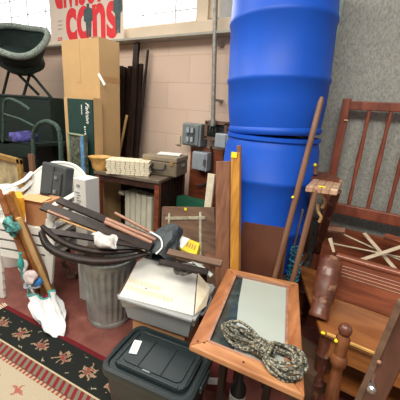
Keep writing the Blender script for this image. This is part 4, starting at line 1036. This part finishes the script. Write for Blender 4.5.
b = B(); box(b, bn(.5, .5, .15), (Wb - .12, Db - .10, .298), Rz(math.degrees(math.atan2(ex.y, ex.x)))); tag(obj('cardboard_box', b, 'card2'), 'brown cardboard box hidden under the grey bin', 'box')
# white box (tilted)
w3 = [oz(119, 296, ZR + .012), oz(193.5, 315.5, ZR + .02)]
w_t = [oy(142, 257.5, w3[0].y + .24), oy(197.5, 273, w3[1].y + .24)]
t = thing('white_box', 'white carton with faded yellow print tilted in the grey bin', 'box')
mids = [lerp(w3[0], w_t[0], .5), lerp(w3[1], w_t[1], .5)]
pl_l = oz(119, 296, ZR + .012)
bx_ = (w3[1] - w3[0]).normalized(); nb_ = bx_.cross(w_t[1] - w3[1]).normalized()
if nb_.z < 0: nb_ = -nb_
# a six-sided front like the photo: left edge slopes
def onp(px, py):
    n = (w3[1] - w3[0]).cross(w_t[1] - w3[0]); r = ray(px, py); o_ = V((0, 0, CH)); return o_ + r * ((w3[0] - o_).dot(n) / r.dot(n))
face = [onp(119, 296), onp(193.5, 315.5), onp(197, 274), onp(181, 270), onp(172, 265), onp(143, 257.5), onp(137, 262)]
b = B(); slab(b, face, -nb_ * .10); obj('carton', b, 'whitebox', t, bevel=.003)
b = B(); slab(b, [onp(194.5, 315), onp(198, 273), onp(210, 283) - nb_ * .04, onp(206, 300) - nb_ * .05], -nb_ * .004); obj('flap', b, 'paper', t)
b = B(); slab(b, [onp(118, 294), onp(137, 263), onp(136, 259) - nb_ * .03, onp(122, 282) - nb_ * .05], -nb_ * .004); obj('flap', b, 'card2', t)
random.seed(3)
def prow(xa, ya, xb, yb, n, h):
    for k in range(n):
        u0 = k / n; u1 = u0 + .68 / n; xx0, yy0 = xa + (xb - xa) * u0, ya + (yb - ya) * u0; xx1, yy1 = xa + (xb - xa) * u1, ya + (yb - ya) * u1
        b = B(); slab(b, [onp(xx0, yy0), onp(xx1, yy1), onp(xx1 + .8, yy1 - h), onp(xx0 + .8, yy0 - h)], nb_ * .0012); obj('faded_letter', b, 'fadedy', t)
prow(129, 282, 161, 291, 9, 4); prow(126, 289, 174, 303, 12, 4.5)
b = B(); q = onp(146, 288.5); lathe(b, q, q + nb_ * .002, [(0, .004), (1, .004)], 8); obj('hole', b, 'black', t)

# ---------------------------------------------------------------- black tote
TZ = .33
l0, l1, l3 = oz(98, 364, TZ), oz(189, 405, TZ), oz(129, 318, TZ)
tx = (l1 - l0); TW = tx.length; tx.normalize(); ty = V((-tx.y, tx.x, 0)); TDp = (l3 - l0).dot(ty)
def tt(u, v, z): return l0 + tx * (u * TW) + ty * (v * TDp) + V((0, 0, z - TZ))
tr = Rz(math.degrees(math.atan2(tx.y, tx.x)))
t = thing('storage_tote', 'black lidded plastic storage tote with white label in front', 'storage tote')
def rrect(u0, v0, u1, v1, z, r=.05, n=6):
    out = []; r_u, r_v = r / TW, r / TDp
    for (cu, cv, a0) in ((u1 - r_u, v0 + r_v, -90), (u1 - r_u, v1 - r_v, 0), (u0 + r_u, v1 - r_v, 90), (u0 + r_u, v0 + r_v, 180)):
        for k in range(n + 1):
            a = math.radians(a0 + 90 * k / n); out.append(tt(cu + math.cos(a) * r_u, cv + math.sin(a) * r_v, z))
    return out
def loft(b, loops, cap0=True, cap1=True):
    R_ = [[b.verts.new(p) for p in l] for l in loops]
    for A, D in zip(R_, R_[1:]):
        n = len(A)
        for i in range(n): b.faces.new((A[i], A[(i + 1) % n], D[(i + 1) % n], D[i]))
    if cap0: b.faces.new(R_[0][::-1])
    if cap1: b.faces.new(R_[-1])
b = B(); loft(b, [rrect(.07, .09, .93, .91, .002), rrect(.025, .035, .975, .965, TZ - .045)]); obj('tub', b, 'tote', t, True)
b = B(); loft(b, [rrect(0, 0, 1, 1, TZ - .055), rrect(-.005, -.01, 1.005, 1.01, TZ - .03), rrect(0.0, 0.0, 1.0, 1.0, TZ - .016), rrect(.035, .05, .965, .95, TZ - .014), rrect(.045, .065, .955, .935, TZ - .026), rrect(.085, .12, .915, .88, TZ - .026), rrect(.095, .135, .905, .865, TZ - .008)]); obj('lid', b, 'tote', t, True)
b = B(); loft(b, [rrect(.16, .22, .84, .78, TZ - .009, .03), rrect(.165, .225, .835, .775, TZ - .003, .03)]); obj('lid_panel', b, 'tote', t, True)
for u in (.36, .62):
    b = B(); box(b, tt(u, .5, TZ - .002), (.006, TDp * .52, .006), tr); obj('lid_rib', b, 'black', t)
for v in (.16, .84):
    b = B(); box(b, tt(.5, v, TZ - .006), (TW * .66, .008, .008), tr); obj('lid_rib', b, 'tote', t, bevel=.002)
for u in (.12, .88):
    b = B(); box(b, tt(u, .5, TZ - .007), (.010, TDp * .6, .010), tr); obj('lid_rib', b, 'tote', t, bevel=.002)
p0_ = oz(135.5, 347, TZ); lr = math.degrees(math.atan2(*(oz(139, 339, TZ) - oz(132, 355, TZ)).yx))
b = B(); box(b, (p0_.x, p0_.y, TZ + .0005), (.088, .040, .002), Rz(lr)); lb = obj('label', b, 'tpaper', t)
for k in range(3):
    b = B(); c = V((p0_.x, p0_.y, TZ + .002)) + Rz(lr) @ V((.004, .010 - k * .009, 0)); box(b, c, (.058 - k * .01, .0035, .001), Rz(lr)); obj('printed_line', b, 'ink', lb)
c = oz(146, 371, TZ); b = B()
for k in range(6): box(b, V((c.x, c.y, TZ + .001)) + tr @ V(((k - 2.5) * .007, 0, 0)), (.005, .006, .001), tr)
obj('maker_mark', b, 'elec2', t)
for s in (0, 1):
    b = B(); box(b, tt(-.012 if s == 0 else 1.012, .5, TZ - .04), (.018, TDp * .34, .035), tr); obj('latch', b, 'tote', t, bevel=.005)

# ---------------------------------------------------------------- mirror on a dark stand
NZ, FZ = .62, .59
m0_, m1_, m2_, m3_ = oz(189, 345, NZ), oz(228, 268, FZ), oz(298.5, 283, FZ), oz(305, 396, NZ)
t = thing('framed_mirror', 'honey wood framed mirror lying flat with a rope bundle on it', 'mirror')
def mq(u, v, o=0): return lerp(lerp(m0_, m3_, u), lerp(m1_, m2_, u), v) + V((0, 0, o))
fw = .145; fv = .085
def fpart(quad, mat, nm='frame_rail'):
    b = B(); slab(b, [mq(u, v) for u, v in quad], (0, 0, -.028)); obj(nm, b, mat, t, bevel=.006)
fpart([(0, 0), (1, 0), (1 - fw, fv), (fw, fv)], 'mframe2'); fpart([(0, 1), (fw, 1 - fv), (1 - fw, 1 - fv), (1, 1)], 'mframe2')
fpart([(0, 0), (fw, fv), (fw, 1 - fv), (0, 1)], 'mframe'); fpart([(1, 0), (1, 1), (1 - fw, 1 - fv), (1 - fw, fv)], 'mframe')
b = B()
for (a, c) in (((fw, fv), (fw, 1 - fv)), ((fw, 1 - fv), (1 - fw, 1 - fv)), ((1 - fw, 1 - fv), (1 - fw, fv)), ((1 - fw, fv), (fw, fv))):
    plank(b, mq(*a, -.004), mq(*c, -.004), .012, .012)
obj('inner_bead', b, 'pinkstick', t)
b = B(); slab(b, [mq(fw, fv, -.014), mq(1 - fw, fv, -.014), mq(1 - fw, 1 - fv, -.014), mq(fw, 1 - fv, -.014)], (0, 0, -.004)); obj('dark_reflection', b, 'mdark', t)  # dark sheet under the glass; its bare strip stands in for a reflection
b = B(); slab(b, [mq(.40, fv, -.009), mq(1 - fw, fv, -.009), mq(1 - fw, 1 - fv, -.009), mq(.25, 1 - fv, -.009), mq(.30, .55, -.009)], (0, 0, -.003)); obj('glass', b, 'mglass', t)  # pale sheet shaped like the bright part of the reflection
for (u, v) in ((.06, .05), (.12, .06), (.5, .04), (.93, .05), (.93, .95), (.08, .94)):
    b = B(); q = mq(u, v, .0005); lathe(b, q, q + V((0, 0, .002)), [(0, .004), (1, .004)], 8); obj('nail', b, 'black', t)
b = B(); cc = mq(.52, .5); Rr = Rz(math.degrees(math.atan2((m1_ - m0_).y, (m1_ - m0_).x)))
t = thing('side_table', 'dark small table hidden beneath the framed mirror', 'table')
b = B(); box(b, (cc.x, cc.y, .495), (.42, .26, .03), Rr @ Ry(4)); obj('table_top', b, 'darkwood', t)
for sx_ in (-1, 1):
    for sy2 in (-1, 1):
        b = B(); p = Rr @ V((sx_ * .17, sy2 * .10, 0)); plank(b, (cc.x + p.x, cc.y + p.y, 0), (cc.x + p.x, cc.y + p.y, .485), .03, .03); obj('leg', b, 'darkwood', t)

# rope
def mrp(px, py, h):
    n = (m3_ - m0_).cross(m1_ - m0_); r = ray(px, py); o_ = V((0, 0, CH)); return o_ + r * ((m0_ - o_).dot(n) / r.dot(n)) + V((0, 0, h))
random.seed(5)
A = mrp(223, 331, 0); Bc = mrp(262, 354, 0); D = mrp(304, 376, 0)
axis = (D - A); axis.z = 0; axn = axis.normalized(); sd_ = V((-axn.y, axn.x, 0))
LA, LB = (Bc - A).length, (D - Bc).length
pth = []
def surf(p): 
    n = (m3_ - m0_).cross(m1_ - m0_); return m0_.z - ((p.x - m0_.x) * n.x + (p.y - m0_.y) * n.y) / n.z
loops = 8
for k in range(loops):
    sl = random.uniform(.82, 1.02) * LA; sr = random.uniform(.8, 1.04) * LB; wl = random.uniform(.022, .05); wr = random.uniform(.045, .085)
    z0 = .010 + (k % 4) * .010; sh = random.uniform(-.015, .015)
    for i in range(28):
        a = i / 28 * 2 * PI; ca, sa = math.cos(a), math.sin(a)
        al = ca * (sr if ca > 0 else sl); wd_ = (wr if ca > 0 else wl) * (abs(ca) ** .7 * .9 + .12)
        lat = sa * wd_ * (1.5 if abs(ca) < .8 else 1.3) + sh * abs(ca)
        p = Bc + axn * al + sd_ * lat
        p.z = surf(p) + z0 + .008 * math.sin(a * 3 + k)
        pth.append(p)
    # drift to the next loop
t = thing('rope', 'hank of grey-green flecked braided rope lying on the mirror', 'rope')
b = B(); tube(b, spline(pth, 2), .0062, 8); obj('coils', b, 'rope', t, True)
b = B(); wp = []
for i in range(6 * 16):
    a = i / 16 * 2 * PI; p = Bc + axn * (-.035 + .075 * i / 96) + sd_ * math.cos(a) * .036; p.z = surf(p) + .027 + math.sin(a) * .023; wp.append(p)
tube(b, wp, .0065, 8); obj('wrap', b, 'rope', t, True)

# floor bits beneath the mirror
b = B(); p = oz(221, 378, .0); box(b, (p.x, p.y, .045), (.14, .20, .09), Rz(20)); tag(obj('red_box', b, 'darkred'), 'dark red box on the floor between tote and mirror', 'box')
b = B(); p = oz(205, 330, .0); box(b, (p.x + .02, p.y, .006), (.3, .2, .008), Rz(30)); bmesh.ops.subdivide_edges(b, edges=b.edges, cuts=4, use_grid_fill=True); crumple(b, .008, 12); tag(obj('newspaper_sheet', b, 'news'), 'crumpled newsprint lying on the floor left of mirror', 'paper')
p = oz(216, 382, .09); b = B(); box(b, (p.x, p.y, .095), (.09, .04, .004), Rz(30)); tag(obj('paper_slip', b, 'tpaper'), 'white slip of paper on the dark red box', 'paper')
p = oz(238, 392, .15); t = thing('bottle', 'dark bottle with a label standing under the mirror corner', 'bottle')
b = B(); lathe(b, (p.x, p.y, 0), (p.x, p.y, .30), [(0, .04), (.6, .04), (.75, .018), (.97, .016), (1, .018)], 20); obj('glass', b, 'black', t, True)
b = B(); lathe(b, (p.x, p.y, .06), (p.x, p.y, .15), [(0, .041), (1, .041)], 20); obj('paper_label', b, 'news', t, True)
b = B(); p = oz(290, 388, 0); box(b, (p.x, p.y + .05, .12), (.30, .22, .24), Rz(-15)); tag(obj('grey_box', b, 'panel'), 'greyish brown box on the floor under the mirror corner', 'box')
# small wicker-brown wheel shapes behind the chairs' foot
b = B(); p = oz(25, 286, .05); tube(b, [V((p.x + .1, p.y + .35, .10)) + V((math.cos(a / 24 * 2 * PI) * .09, 0.02 * math.sin(a), math.sin(a / 24 * 2 * PI) * .09)) for a in range(24)], .018, 8, closed=True); tag(obj('wicker_hoop', b, 'panel', smooth=True), 'brown woven hoop on the floor behind the white chair legs', 'hoop')

# ---------------------------------------------------------------- origins: every top-level object at its base centre
bpy.context.view_layer.update()
for o in [o for o in C.objects if o.parent is None and 'placed' not in o]:
    ms = [c for c in ([o] + list(o.children)) if c.type == 'MESH']
    for c in list(ms): ms += [g for g in c.children if g.type == 'MESH']
    co = [v.co for m_ in set(ms) for v in m_.data.vertices]
    if not co: continue
    mn = V([min(c[i] for c in co) for i in range(3)]); mx = V([max(c[i] for c in co) for i in range(3)])
    ctr = V(((mn.x + mx.x) / 2, (mn.y + mx.y) / 2, mn.z))
    if o.get('kind') == 'structure' : continue
    for m_ in {m_.data for m_ in ms}: m_.transform(Matrix.Translation(-ctr))
    o.location = ctr
for c in chairs: del c['placed']

# ---------------------------------------------------------------- light
w = bpy.data.worlds.new('World'); bpy.context.scene.world = w; w.use_nodes = True
bg = w.node_tree.nodes['Background']; bg.inputs[0].default_value = (1.0, .96, .89, 1); bg.inputs[1].default_value = .31
def area(name, loc, rot, sx, sy, power, col):
    l = bpy.data.lights.new(name, 'AREA'); l.shape = 'RECTANGLE'; l.size = sx; l.size_y = sy; l.energy = power; l.color = col
    o = bpy.data.objects.new(name, l); C.objects.link(o); o.location = loc; o.rotation_euler = rot
area('ceiling_tube_light', (-.2, -.4, 3.3), (0, 0, 0), 2.6, 1.2, 120, (1, .95, .86))
area('ceiling_tube_light', (-3.1, .5, 3.3), (0, 0, 0), 2.6, 1.2, 80, (1, .95, .86))
area('window_daylight', (-3.6, WY - .1, 2.8), (math.radians(-75), 0, 0), 4, .7, 30, (.95, .98, 1))

# ---------------------------------------------------------------- camera
cam = bpy.data.cameras.new('Camera'); co = bpy.data.objects.new('Camera', cam); C.objects.link(co)
cam.sensor_width = 36; cam.sensor_height = 36; cam.sensor_fit = 'AUTO'; cam.lens = 36 * F / 400; cam.clip_start = .05
right = V((ax.x, ay.x, up.x)); upw = V((ax.y, ay.y, up.y)); fwd = V((ax.z, ay.z, up.z))
co.matrix_world = Matrix.Translation((0, 0, CH)) @ Matrix((right, upw, -fwd)).transposed().to_4x4()
sc_ = bpy.context.scene; sc_.camera = co
vs_ = sc_.view_settings; vs_.view_transform = 'Standard'; vs_.look = 'None'; vs_.gamma = 1; vs_.use_curve_mapping = False; vs_.exposure = .4
